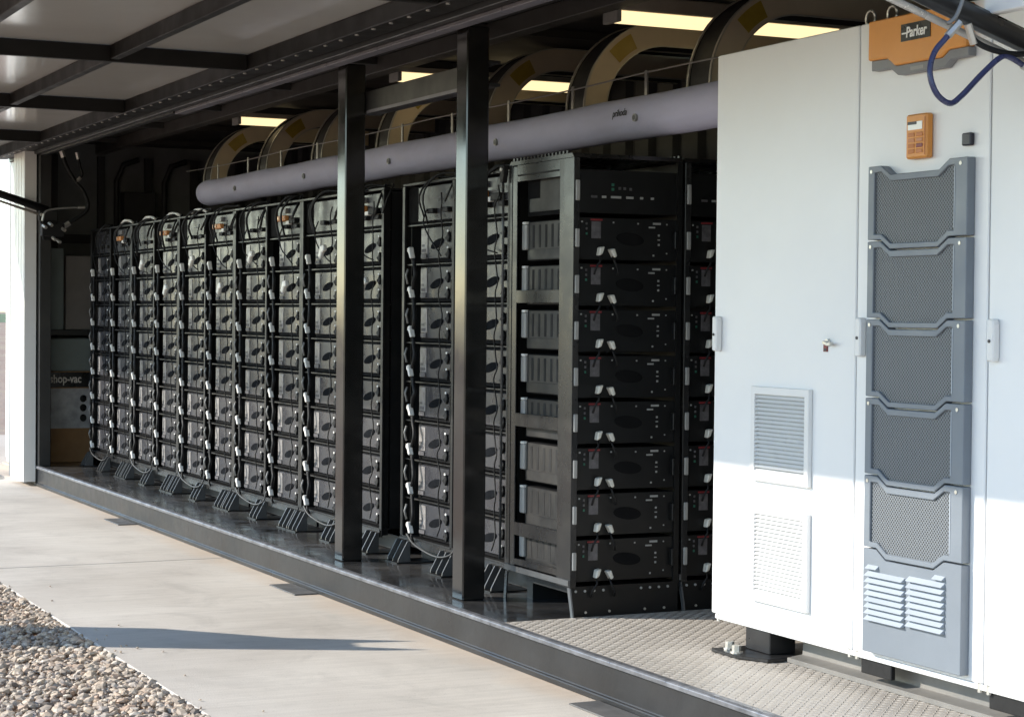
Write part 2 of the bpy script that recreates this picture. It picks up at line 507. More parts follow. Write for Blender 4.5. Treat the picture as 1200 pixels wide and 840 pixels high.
def text(name, s, size, m, parent, loc, rot, ext=0.0006, shear=0.0, sx=1.0, bold=0.0):
    cu = bpy.data.curves.new(name, 'FONT')
    cu.body = s; cu.size = size; cu.extrude = ext; cu.shear = shear; cu.offset = bold
    t = bpy.data.objects.new('tmp', cu); COL.objects.link(t)
    dg = bpy.context.evaluated_depsgraph_get()
    me = bpy.data.meshes.new_from_object(t.evaluated_get(dg))
    bpy.data.objects.remove(t)
    me.name = name
    me.materials.clear(); me.materials.append(MATS[m])
    o = bpy.data.objects.new(name, me); COL.objects.link(o)
    o.parent = parent
    w = WLOC[parent.name]
    o.location = (loc[0] - w[0], loc[1] - w[1], loc[2] - w[2])
    o.rotation_euler = rot
    o.scale = (sx, 1, 1)
    return o


def smooth_path(pts, n=6):
    P = [Vector(p) for p in pts]
    P = [P[0] * 2 - P[1]] + P + [P[-1] * 2 - P[-2]]
    out = []
    for i in range(1, len(P) - 2):
        for k in range(n):
            t = k / n
            a, b, c, d = P[i - 1], P[i], P[i + 1], P[i + 2]
            out.append(0.5 * ((2 * b) + (c - a) * t + (2 * a - 5 * b + 4 * c - d) * t * t + (3 * b - a - 3 * c + d) * t ** 3))
    out.append(P[-2])
    return out


ORD = ['first', 'second', 'third', 'fourth', 'fifth', 'sixth', 'seventh', 'eighth', 'ninth', 'tenth', 'eleventh', 'twelfth']
PZ = 0.17      # height of the steel floor above the concrete

# ------------------------------------------------------------------ the setting
tag(MB().add([(-2500, -2500, -0.09), (2500, -2500, -0.09), (2500, 2500, -0.09), (-2500, 2500, -0.09)], [(0, 1, 2, 3)]).build('ground', 'dry_ground'),
    'dry reddish field stretching to the horizon', 'ground', kind='structure')
tag(MB().add([(-900, -500, -0.08), (-260, -500, -0.08), (-260, 500, -0.08), (-900, 500, -0.08)], [(0, 1, 2, 3)]).build('field', 'field_green'), 'far green crop field near the horizon', 'field', kind='structure')
pad = empty('concrete_pad', (-11.57, 0, 0), 'pale concrete pad in front of the open container', 'pavement', kind='structure')
for a, b in ((-24, -11.574), (-11.566, -5.944), (-5.936, -0.3)):
    box(a, b, -1.468, 4.0, -0.3, 0).build('slab', 'concrete', pad, bevel=0.006)


def gravel():
    rnd = random.Random(3)
    t = (1 + 5 ** 0.5) / 2
    iv = [Vector(v).normalized() for v in ((-1, t, 0), (1, t, 0), (-1, -t, 0), (1, -t, 0), (0, -1, t), (0, 1, t), (0, -1, -t), (0, 1, -t), (t, 0, -1), (t, 0, 1), (-t, 0, -1), (-t, 0, 1))]
    fa = [(0, 11, 5), (0, 5, 1), (0, 1, 7), (0, 7, 10), (0, 10, 11), (1, 5, 9), (5, 11, 4), (11, 10, 2), (10, 7, 6), (7, 1, 8), (3, 9, 4), (3, 4, 2), (3, 2, 6), (3, 6, 8), (3, 8, 9), (4, 9, 5), (2, 4, 11), (6, 2, 10), (8, 6, 7), (9, 8, 1)]
    vs, fs = [], []

    def stone(x, y, z, s):
        o = len(vs)
        a = rnd.uniform(0, 6.28); ca, sa = math.cos(a), math.sin(a)
        ex, ey, ez = s * rnd.uniform(0.8, 1.45), s * rnd.uniform(0.7, 1.05), s * rnd.uniform(0.45, 0.8)
        tx, ty = rnd.uniform(-.5, .5), rnd.uniform(-.5, .5)
        for v in iv:
            k = rnd.uniform(0.82, 1.14)
            px, py, pz = v.x * ex * k, v.y * ey * k, v.z * ez * k
            pz += px * tx * 0.6 + py * ty * 0.6
            vs.append((x + px * ca - py * sa, y + px * sa + py * ca, z + pz))
        fs.extend([(a_ + o, b_ + o, c_ + o) for a_, b_, c_ in fa])
    for i in range(24000):
        x = rnd.uniform(-11.9, -6.2)
        y = -1.478 - rnd.random() ** 1.25 * 1.9
        s = rnd.choice((0.006, 0.008, 0.011, 0.013, 0.015, 0.018, 0.025))
        stone(x, y, -0.013 + rnd.uniform(-0.014, 0.01), s)
    for i in range(18):      # strays kicked up onto the slab
        stone(rnd.uniform(-11, -7), -1.46 + rnd.random() ** 2 * 0.25, 0.006, 0.006)
    me = bpy.data.meshes.new('gravel'); me.from_pydata(vs, [], fs); me.materials.append(MATS['gravel_stone'])
    o = bpy.data.objects.new('gravel', me); COL.objects.link(o)
    return tag(o, 'tan and grey loose gravel beside the concrete pad edge', 'gravel', kind='stuff')


gravel()
for i, (x, l) in enumerate(((-13.8, 'steel anchor plate set in the concrete farthest from the white cabinet'), (-10.09, 'steel anchor plate set in the concrete below the near side of the black posts'), (-6.5, 'steel anchor plate in the concrete nearest the tread plate, at lower edge'))):
    p = box(x - 0.21, x + 0.21, -0.135, -0.004, 0.0, 0.007).build('anchor_plate', 'plate_steel', loc=(x, -0.07, 0), bevel=0.002)
    tag(p, l, 'steel plate', 'anchor plates along the beam')

# ------------------------------------------------------------------ the container
XL, XR = -17.38, -3.4
cont = empty('equipment_container', (-10.5, 0, 0), 'long open-sided equipment container on a black steel base beam', 'container')
MB().prism([(0.012, 0.150), (0.012, 0.03), (0.0, 0.024), (0.0, 0.0), (0.09, 0.0), (0.09, 0.150)], 'x', -16.93, XR).build('base_beam', 'beam_paint', cont, bevel=0.003)
MB().prism([(-0.004, 0.151), (-0.004, 0.168), (0.004, 0.174), (0.032, 0.174), (0.032, 0.151)], 'x', -16.93, XR).build('beam_lip', 'lip_steel', cont, bevel=0.002)
box(-18.0, -7.652, 0.034, 2.35, 0.14, PZ).build('floor_plate', 'floor_paint', cont)
tp = box(-7.648, XR, 0.034, 2.35, 0.14, PZ + 0.002).build('tread_plate', 'tread_alu', cont)


def lugs():
    b = MB(); pt = 0.0285
    z = PZ + 0.002
    ix = 0
    x = -7.63
    while x < -3.9:
        y = 0.05; iy = 0
        while y < (0.9 if x > -6.9 else 1.6):
            s = 1 if (ix + iy) % 2 else -1
            l, w, h = 0.0145, 0.0038, 0.0021
            c, sn = math.cos(s * R(45)), math.sin(s * R(45))
            def Q(u, v, zz): return (x + u * c - v * sn, y + u * sn + v * c, zz)
            b.add([Q(-l, 0, z), Q(0, -w, z), Q(l, 0, z), Q(0, w, z), Q(-l * 0.45, 0, z + h), Q(l * 0.45, 0, z + h)],
                  [(0, 1, 4), (1, 5, 4), (1, 2, 5), (2, 3, 5), (3, 4, 5), (3, 0, 4)])
            y += pt; iy += 1
        x += pt; ix += 1
    o = b.build('tread_lugs', 'tread_alu', tp)
    o['kind'] = 'stuff'


lugs()
# back wall of ribbed sheets, ceiling, ends
for i in range(10):
    a = -18.0 + i * 1.46
    pr = []
    for k in range(5):
        q = a + k * 0.292
        pr += [(q, 2.36), (q + 0.17, 2.36), (q + 0.2, 2.40), (q + 0.262, 2.40)]
    pr += [(a + 1.455, 2.36), (a + 1.455, 2.44), (a, 2.44)]
    MB().prism(pr, 'z', PZ, 3.02).build('wall_panel', 'dark_wall', cont)
box(-18.0, XR, 0.0, 2.44, 3.03, 3.1).build('roof', 'ceiling_dark', cont)
for i in range(9):
    a = -17.2 + i * 1.55
    MB().prism([(a, 3.029), (a, 2.985), (a + 0.05, 2.985), (a + 0.05, 3.029)], 'y', 0.14, 2.35).build('roof_rib', 'ceiling_dark', cont, bevel=0.004)
box(-18.05, -18.0, 0.0, 2.44, 0.0, 3.1).build('end_wall', 'end_panel', cont)
for y in (0.35, 0.78, 1.22, 1.66, 2.1):
    box(-17.999, -17.94, y, y + 0.06, PZ, 2.92).build('wall_stud', 'dark_wall', cont)
box(-17.999, -17.95, 0.05, 2.35, 2.12, 2.2).build('wall_girt', 'dark_wall', cont)
box(XR, XR + 0.05, 0.0, 2.44, 0.0, 3.1).build('end_wall', 'white_clad', cont)
box(-17.9, XR, 0.74, 0.84, 2.94, 3.028).build('roof_purlin', 'purlin_brown', cont, bevel=0.003)
# white cladding beside the opening, with shallow ribs
fp = MB()
pr = []
a = XL
while a < -16.96:
    pr += [(a, -0.10), (a + 0.085, -0.10), (a + 0.09, -0.094), (a + 0.1, -0.094), (a + 0.105, -0.10)]
    a += 0.11
pr = [p for p in pr if p[0] < -16.94] + [(-16.93, -0.10), (-16.93, 0.0), (XL, 0.0)]
fp.prism(pr, 'z', 0.035, 2.86).build('cladding_panel', 'white_clad', cont)
box(-18.05, XL - 0.002, 0.001, 0.05, 0.0, 3.0).build('cladding_panel', 'white_clad', cont)
box(-16.95, -16.85, 0.012, 0.112, PZ, 2.86).build('jamb_post', 'rail_black', cont, bevel=0.004)
box(-17.0, -16.925, 0.0, 0.09, 0.0, PZ).build('jamb_foot', 'beam_paint', cont)
# top rail over the opening
box(-18.0, XR, -0.02, 0.11, 2.835, 3.1).build('top_rail', 'rail_black', cont, bevel=0.004)
a = -12.8
while a < -4:
    box(a, a + 0.72, 0.03, 0.098, 2.815, 2.8345).build('rail_flange', 'rail_grey', cont, bevel=0.003)
    a += 0.726
box(-17.4, -12.806, 0.02, 0.06, 2.822, 2.8345).build('rail_flange', 'rail_dark', cont)
for x0 in (-9.99, -8.42):
    po = box(x0, x0 + 0.12, 0.13, 0.245, PZ, 2.834).build('post', 'post_paint', cont, bevel=0.006)
MB().prism([(0.25, 2.69), (0.25, 2.57), (0.33, 2.57), (0.33, 2.585), (0.265, 2.585), (0.265, 2.675), (0.33, 2.675), (0.33, 2.69)], 'x', -9.93, -8.36).build('cross_rail', 'rail_dark', cont, bevel=0.002)
box(-9.86, -8.43, 0.246, 0.2495, 2.572, 2.588).build('cross_rail_edge', 'rail_grey', cont)
box(-4.56, XR, 0.08, 0.12, 2.38, 2.82).build('fascia_panel', 'white_clad', cont, bevel=0.004)

# ------------------------------------------------------------------ awning and its arms
AO, AZ0, AZ1, AXL, AXR = -2.62, 2.86, 2.95, -18.0, -4.5
awn = empty('awning', (-11, -1.3, AZ0), 'raised side door held out as an awning over the concrete', 'awning')
cuts = [AXL, -16.0, -13.34, -10.64, -7.94, -5.24, AXR]
for a, b in zip(cuts[:-1], cuts[1:]):
    box(a + 0.004, b - 0.004, AO, -0.03, AZ1, AZ1 + 0.025).build('sheet_panel', 'awning_white', awn)
for x in cuts:
    box(x - 0.035, x + 0.005, AO + 0.05, -0.172, AZ0 + (0.0), AZ1 - 0.001).build('cross_bar', 'awning_bar', awn, bevel=0.003)
for y in (-0.95, -1.8):
    for a, b in zip(cuts[:-1], cuts[1:]):
        box(a + 0.006, b - 0.036, y, y + 0.05, AZ0 + 0.012, AZ1 - 0.001).build('long_bar', 'awning_bar', awn, bevel=0.003)
box(AXL - 0.04, AXR + 0.01, -0.17, -0.03, AZ0, AZ1 - 0.001).build('hinge_bar', 'awning_bar', awn, bevel=0.004)
box(AXL - 0.04, AXR + 0.01, AO, AO + 0.048, AZ0, AZ1 - 0.001).build('outer_bar', 'awning_bar', awn, bevel=0.004)
rv = None
for i in range(60):
    x = -17.8 + i * 0.22
    if rv is None:
        rv = MB().disc((x, -0.145, AZ0 - 0.006), 'z', 0.011, 0.011, 0.006, n=8).build('rivet', 'zinc', awn); x_r = x
    else:
        share(rv, 'rivet', awn, dx=x - x_r)

for xs, lab in ((-16.86, 'black awning support arm with silver rod at the far white jamb'), (-4.55, 'black awning support arm with silver rod above the white cabinet')):
    st = empty('support_arm', (xs, 0.02, 2.31), lab, 'support arm', 'awning support arms')
    ya = 0.02 if xs < -10 else 0.3
    p0, p1 = Vector((xs, ya, 2.322 - 0.31 * ya)), Vector((xs, -1.75, 2.865))
    d = (p1 - p0).normalized()
    MB().tube([p0 + d * 0.0, p1], 0.011, 10).build('rod', 'rod_silver', st, smooth=True)
    q = Vector((0, 0.29, 0.955)) * 0.058
    MB().tube([p0 + q - d * 0.05, p0 + q + d * 1.35], 0.034, 12).build('cylinder', 'strut_black', st, smooth=True)
    box(xs - 0.03, xs + 0.03, ya - 0.02, ya + 0.14, p0.z - 0.05, p0.z + 0.04).build('pivot_bracket', 'strut_black', st, bevel=0.004)
    box(xs - 0.03, xs + 0.03, -1.8, -1.7, 2.81, 2.859).build('pivot_bracket', 'strut_black', st, bevel=0.004)
    MB().tube([p0 + Vector((-0.045, 0, 0)), p0 + Vector((0.045, 0, 0))], 0.014, 8).build('pivot_pin', 'zinc', st)


def hose(name, pts, r, m, label, fit=True, group=None):
    p = smooth_path(pts)
    root = empty(name, pts[0], label, 'hose', group)
    MB().tube(p, r, 10).build('hose_body', m, root, smooth=True)
    if fit:
        for a, b in ((p[0], p[2]), (p[-1], p[-3])):
            d = (b - a).normalized()
            MB().tube([a - d * 0.01, a + d * 0.05], r * 1.35, 6).build('hose_fitting', 'zinc', root)
    return root


XN = -4.5
hose('hydraulic_hose', [(XN, -0.06, 2.335), (XN, -0.105, 2.290), (XN, -0.14, 2.251), (XN + 0.01, -0.163, 2.194), (XN + 0.02, -0.147, 2.135), (XN + 0.02, -0.099, 2.109), (XN + 0.01, -0.048, 2.136), (XN, 0.027, 2.199), (XN, 0.094, 2.252), (XN, 0.134, 2.254), (XN, 0.22, 2.215)], 0.0085, 'hose_blue', 'blue-black hose hanging in a loop before the orange header', group='hydraulic hoses')
hose('hydraulic_hose', [(XN, -0.02, 2.33), (XN, -0.005, 2.301), (XN, 0.032, 2.281), (XN, 0.103, 2.267), (XN, 0.18, 2.268), (XN, 0.26, 2.285)], 0.0085, 'rubber', 'short black hose leaving the near support arm to the right', group='hydraulic hoses')
hose('hydraulic_hose', [(XN, -0.04, 2.44), (XN, -0.044, 2.407), (XN, -0.067, 2.357), (XN, -0.095, 2.336)], 0.006, 'cable_grey', 'pale grey hose rising above the near support arm', fit=False, group='hydraulic hoses')
XH = -16.75
hose('hydraulic_hose', [(XH, 0.171, 2.851), (XH, 0.215, 2.73), (XH, 0.288, 2.609), (XH, 0.362, 2.517), (XH, 0.399, 2.409), (XH, 0.363, 2.335), (XH, 0.2, 2.22)], 0.017, 'rubber', 'thick black hose hanging inside the far jamb', group='hydraulic hoses')
hose('hydraulic_hose', [(XH, 0.302, 2.842), (XH, 0.33, 2.73), (XH, 0.346, 2.662), (XH, 0.30, 2.60)], 0.012, 'rubber', 'thin black hose beside the thick one inside far jamb', group='hydraulic hoses')
hose('hydraulic_hose', [(XH, 0.014, 2.27), (XH, 0.028, 2.325), (XH, 0.072, 2.355), (XH, 0.195, 2.374), (XH, 0.362, 2.386)], 0.009, 'cable_grey', 'pale hose arching over the valve block at far jamb', group='hydraulic hoses')
vb = empty('valve_block', (XH, 0.09, 2.1), 'black valve block with silver fittings on the far jamb', 'valve')
box(XH - 0.05, XH + 0.05, 0.0, 0.19, 2.13, 2.24).build('block', 'rubber', vb, bevel=0.006)
for y, z in ((0.01, 2.22), (0.06, 2.24), (0.09, 2.12), (0.13, 2.1), (0.17, 2.2)):
    MB().tube([(XH + 0.04, y, z), (XH + 0.1, y + 0.01, z - 0.02)], 0.014, 8).build('fitting', 'zinc', vb)
box(XH - 0.08, XH - 0.05, 0.03, 0.15, 2.1, 2.27).build('bracket', 'rubber', vb)

# ------------------------------------------------------------------ battery racks of the long row
PITCH_X, ROWS, ROWH = 0.675, 8, 0.2085
RY = 0.45


def make_double_rack(x0):
    """one welded frame of two bays, x0 = its far left edge"""
    w = 2 * PITCH_X
    root = empty('battery_rack', (x0 + w / 2, RY, PZ))
    M = 'rack_black'
    for k, (a, b) in enumerate(((0.0, 0.032), (PITCH_X - 0.014, PITCH_X + 0.014), (w - 0.032, w))):
        MB().prism([(x0 + a, RY), (x0 + b, RY), (x0 + b, RY + 0.012), (x0 + a + 0.01, RY + 0.012), (x0 + a + 0.01, RY + 0.05), (x0 + a, RY + 0.05)], 'z', 0.27, 2.185).build('front_post', M, root, bevel=0.0015)
        box(x0 + a, x0 + b, RY + 0.6, RY + 0.64, PZ, 2.185).build('rear_post', M, root)
    MB().prism([(RY + 0.0, 0.262), (RY + 0.0, 0.31), (RY + 0.05, 0.31), (RY + 0.05, 0.302), (RY + 0.008, 0.302), (RY + 0.008, 0.262)], 'x', x0 + 0.004, x0 + w - 0.004).build('bottom_rail', 'rack_black', root, bevel=0.001)
    box(x0, x0 + w, RY + 0.002, RY + 0.04, 2.186, 2.2).build('top_rail', 'rack_black', root, bevel=0.002)
    box(x0 + 0.004, x0 + w - 0.004, RY + 0.042, RY + 0.63, 2.186, 2.196).build('top_cover', M, root)
    sh = None
    for bay in range(2):
        for r in range(ROWS + 1):
            z = 0.305 + r * ROWH
            a = x0 + bay * PITCH_X
            if sh is None:
                sh = box(a + 0.034, a + PITCH_X - 0.034, RY + 0.014, RY + 0.6, z - 0.0035, z + 0.0035).build('shelf', 'rack_black', root); b0 = (a, z)
            else:
                share(sh, 'shelf', root, dx=a - b0[0], dz=z - b0[1])
    for a in (0.005, w - 0.011):
        box(x0 + a, x0 + a + 0.006, RY + 0.052, RY + 0.6, 0.31, 2.18).build('side_sheet', M, root)
    # welded feet: base plate with slanting gussets
    for c, n in ((0.09, 3), (PITCH_X, 3), (w - 0.09, 3)):
        ft = box(x0 + c - 0.085, x0 + c + 0.085, 0.362, RY + 0.14, PZ, PZ + 0.007).build('foot', M, root, bevel=0.001)
        for k in range(n):
            q = x0 + c - 0.076 + k * 0.0735
            MB().prism([(0.372, PZ + 0.008), (0.374, PZ + 0.022), (0.426, 0.288), (0.442, 0.288), (0.442, PZ + 0.008)], 'x', q - 0.004, q + 0.004).build('gusset', 'gusset_grey', ft)
    box(x0 + 0.01, x0 + w - 0.01, 0.443, 0.4485, 0.262, 0.3).build('foot_rail', 'rack_grey', root)
    # load beam that shows low behind the feet
    box(x0 + 0.02, x0 + w - 0.02, RY + 0.12, RY + 0.16, PZ + 0.0085, 0.26).build('foot_beam', M, root)
    return root


RACK_X = [-16.86 + 2 * PITCH_X * i for i in range(5)] + [-9.838]
RACK_L = ['black double battery rack farthest from the white cabinet', 'black double battery rack, second from the far end', 'black double battery rack, third from the far end',
          'black double battery rack, fourth from the far end', 'black double battery rack partly hidden behind the left steel post', 'black double battery rack standing between the two steel posts']
proto = make_double_rack(RACK_X[0])
tproto = tree_of(proto)
for i, x in enumerate(RACK_X):
    o = proto if i == 0 else copy_tree(tproto)
    o.location.x = x + PITCH_X
    tag(o, RACK_L[i], 'battery rack', 'battery racks in the long row')

COLS = [RACK_X[i] + PITCH_X * (k + 0.5) for i in range(6) for k in range(2)]     # centre of each of the 12 columns
FY = RY + 0.016         # front of a module face


def make_module():
    root = empty('battery_module', (0, FY, 0))
    MB().prism([(-0.145, FY + 0.012), (0.298, FY + 0.012), (0.298, FY + 0.55), (-0.298, FY + 0.55), (-0.298, FY + 0.16), (-0.145, FY + 0.16)], 'z', 0.006, 0.196).build('case', 'case_black', root)
    fp_ = box(-0.12, 0.292, FY, FY + 0.0115, 0.024, 0.186).build('face_plate', 'face_grey', root, bevel=0.002)
    box(-0.292, -0.175, FY + 0.146, FY + 0.159, 0.014, 0.19).build('cable_recess', 'case_black', root)
    lp = box(-0.112, -0.03, FY - 0.003, FY - 0.0002, 0.054, 0.178).build('label_plate', 'label_pale', root)
    box(-0.105, -0.05, FY - 0.0042, FY - 0.0032, 0.06, 0.076).build('print', 'print_dark', lp)
    box(-0.105, -0.07, FY - 0.0042, FY - 0.0032, 0.088, 0.1).build('print', 'print_dark', lp)
    box(-0.11, -0.04, FY - 0.006, FY - 0.0002, 0.028, 0.048).build('rating_tag', 'print_dark', root)
    MB().disc((0.098, FY - 0.0002, 0.1), 'y', 0.083, 0.021, 0.004, R(12), 24).build('oval_badge', 'oval_dark', root)
    for z in (0.05, 0.135):
        t = MB().prism([(0.216, z - 0.008), (0.236, z - 0.02), (0.258, z - 0.034), (0.274, z - 0.004), (0.262, z + 0.026), (0.246, z + 0.006)], 'y', FY - 0.014, FY - 0.0002).build('terminal', 'rubber', root, bevel=0.003)
        box(0.256, 0.272, FY - 0.019, FY - 0.0145, z + 0.02, z + 0.032).build('terminal_cap', 'connector_white', t, bevel=0.002)
    box(0.284, 0.296, FY - 0.004, FY - 0.0002, 0.016, 0.188).build('edge_strip', 'rack_grey', root)
    return root


def make_controller(kind):
    root = empty('rack_controller', (0, FY, 0))
    box(-0.298, 0.298, FY + 0.012, FY + 0.5, 0.004, 0.2).build('case', 'case_black', root)
    box(-0.155, 0.298, FY, FY + 0.0115, 0.014, 0.195).build('face_plate', 'face_grey', root, bevel=0.002)
    box(-0.298, -0.165, FY + 0.004, FY + 0.0115, 0.014, 0.19).build('cable_recess', 'case_black', root)
    box(0.02, 0.15, FY - 0.002, FY - 0.0002, 0.128, 0.134).build('print', 'print_dark', root)
    for x in (0.03, 0.22):
        box(x, x + 0.07, FY - 0.03, FY - 0.0002, 0.05, 0.075).build('socket', 'rubber', root, bevel=0.003)
    if kind:
        box(-0.12, 0.06, FY - 0.03, FY - 0.0002, 0.1, 0.135).build('orange_terminal', 'orange_plug', root, bevel=0.004)
        box(-0.1, -0.02, FY - 0.036, FY - 0.0302, 0.108, 0.128).build('terminal_clip', 'copper', root)
        box(-0.03, 0.05, FY - 0.02, FY - 0.0002, 0.15, 0.18).build('white_tag', 'label_pale', root)
        box(0.07, 0.12, FY - 0.025, FY - 0.0002, 0.075, 0.1).build('white_plug', 'connector_white', root, bevel=0.003)
        box(0.13, 0.24, FY - 0.028, FY - 0.0002, 0.08, 0.115).build('socket', 'rubber', root, bevel=0.003)
    return root


mod = make_module(); tmod = tree_of(mod)
con = [make_controller(0), make_controller(1)]; tcon = [tree_of(c) for c in con]
used = set()
mrnd = random.Random(21)
for ci, cx in enumerate(COLS):
    col = ORD[ci] + ' column from the far left'
    for r in range(ROWS):
        o = mod if 'm' not in used else copy_tree(tmod)
        used.add('m')
        o.location = (cx + mrnd.uniform(-.004, .004), FY + mrnd.uniform(-.002, .004), 0.309 + r * ROWH + mrnd.uniform(-.001, .002))
        tag(o, 'grey-faced battery module, %s from the bottom in the %s' % (ORD[r], col), 'battery module', 'battery modules in the long row')
    k = ci % 2
    o = con[k] if ('c%d' % k) not in used else copy_tree(tcon[k])
    used.add('c%d' % k)
    o.location = (cx, FY, 0.309 + ROWS * ROWH)
    tag(o, ('grey rack controller with orange terminal atop the %s' if k else 'plain grey rack controller with dark sockets atop the %s') % col, 'rack controller', 'controllers atop the racks')

# wiring of each column
rnd = random.Random(11)
for ci, cx in enumerate(COLS):
    h = empty('cable_harness', (cx, FY - 0.03, 0.31), 'black cable harness with white plugs down the %s column from the far left' % ORD[ci], 'cable harness', 'harnesses of the racks')
    xa = cx - 0.145
    zs = [0.309 + r * ROWH + 0.055 for r in range(ROWS)]
    for r, z in enumerate(zs):
        j = rnd.uniform(-0.008, 0.008)
        if r + 1 < ROWS:
            z2 = zs[r + 1]
            pts = [(xa + 0.012 + j, FY - 0.035, z + 0.02), (xa + 0.045 + rnd.uniform(-.01, .012), FY - 0.045, z + 0.06), (xa + 0.05 + rnd.uniform(-.012, .012), FY - 0.042, z + 0.1),
                   (xa + 0.03, FY - 0.038, z + 0.14), (xa + 0.018, FY - 0.035, z2 - 0.03)]
            jc = MB().tube(smooth_path(pts, 4), 0.0105, 8).build('jumper_cable', 'rubber', h, smooth=True)
            # the pale sleeve low on each jumper
            MB().tube([(xa - 0.028 + j, FY - 0.05, z + 0.045), (xa - 0.03 + j, FY - 0.06, z + 0.09), (xa - 0.026 + j, FY - 0.05, z + 0.125)], 0.006, 6).build('sleeve', 'cable_grey', jc, smooth=True)
        cb = MB()
        cb.prism([(xa - 0.026 + j, z + 0.028), (xa - 0.004 + j, z + 0.034), (xa + 0.006 + j, z + 0.006), (xa + 0.022 + j, z - 0.026), (xa + 0.006 + j, z - 0.03), (xa - 0.01 + j, z - 0.002), (xa - 0.028 + j, z + 0.008)], 'y', FY - 0.055, FY - 0.026)
        pl = cb.build('white_plug', 'connector_white', h, bevel=0.004)
        MB().tube([(xa + 0.018 + j, FY - 0.04, z - 0.03), (xa + 0.022 + j, FY - 0.038, z - 0.055), (xa + 0.03, FY - 0.03, z - 0.075)], 0.007, 7).build('lead', 'rubber', pl, smooth=True)
    if ci % 2 == 0:      # tie cable under the double rack to the next column
        xb = cx + PITCH_X - 0.145
        p = [(xa + 0.02, FY - 0.066, zs[0] - 0.03), (xa + 0.16, FY - 0.075, zs[0] - 0.075), (xa + 0.42, FY - 0.07, zs[0] - 0.105), (xb - 0.06, FY - 0.07, zs[0] - 0.07), (xb - 0.005, FY - 0.066, zs[0])]
        MB().tube(smooth_path(p, 5), 0.0048, 8).build('tie_cable', 'tie_dark', h, smooth=True)
    # thin signal lead hopping from module to module
    p = []
    xs_ = cx + 0.205
    for r in range(ROWS, -1, -1):
        z = 0.309 + r * ROWH
        p += [(xs_ + rnd.uniform(-.015, .015), FY - 0.02, z + 0.15), (xs_ + 0.04 + rnd.uniform(-.01, .015), FY - 0.04, z + 0.1), (xs_ + rnd.uniform(-.02, .01), FY - 0.03, z + 0.045)]
    MB().tube(smooth_path(p, 3), 0.0038, 5).build('signal_lead', 'rubber', h, smooth=True)
    # loops over the top and hanging before the controller
    for q in range(2):
        x1 = cx + rnd.uniform(-0.1, 0.1); x2 = cx + rnd.uniform(0.2, 0.45)
        p = [(x1, FY - 0.03, 1.93 + rnd.uniform(0, .1)), (x1 - 0.02, FY - 0.05, 2.12), (x1 + 0.06, FY - 0.01, 2.205 + rnd.uniform(0, .02)), ((x1 + x2) / 2, FY + 0.05, 2.21 + rnd.uniform(0, .03)), (x2, FY + 0.02, 2.215), (x2 + 0.03, FY - 0.03, 2.13), (x2 - rnd.uniform(0, .05), FY - 0.03, 2.04 + rnd.uniform(0, .05))]
        MB().tube(smooth_path(p, 4), rnd.choice((0.005, 0.0065, 0.008)), 6).build('top_lead', 'rubber', h, smooth=True)
    for q in range(1):
        x1 = cx + rnd.uniform(-0.1, 0.05)
        p = [(x1, FY - 0.03, 2.05), (x1 + 0.02, FY - 0.06, 1.98), (x1 + rnd.uniform(.04, .1), FY - 0.06, 1.9), (x1 + rnd.uniform(.1, .2), FY - 0.04, 1.83), (cx + 0.22, FY - 0.03, 1.80)]
        MB().tube(smooth_path(p, 4), 0.004, 6).build('loose_lead', 'rubber', h, smooth=True)
    if ci in (2, 3, 4, 5, 6, 7, 8, 9):
        z = 1.84 - 0.2 * (ci % 2)
        MB().prism([(cx + 0.1, z), (cx + 0.14, z + 0.06), (cx + 0.19, z + 0.065), (cx + 0.2, z + 0.03), (cx + 0.16, z + 0.02), (cx + 0.13, z - 0.02)], 'y', FY - 0.07, FY - 0.045).build('white_plug', 'connector_white', h, bevel=0.005)
    if ci in (1, 2, 3, 4):
        p = [(cx - 0.1, FY + 0.02, 2.22), (cx, FY + 0.02, 2.24), (cx + 0.12, FY + 0.03, 2.235), (cx + 0.25, FY + 0.02, 2.215)]
        MB().tube(smooth_path(p, 4), 0.011, 7).build('pale_lead', 'connector_white', h, smooth=True)

# ------------------------------------------------------------------ the end racks, turned to face the cabinet
EX0, EX1, EW = -8.32, -7.66, 0.555


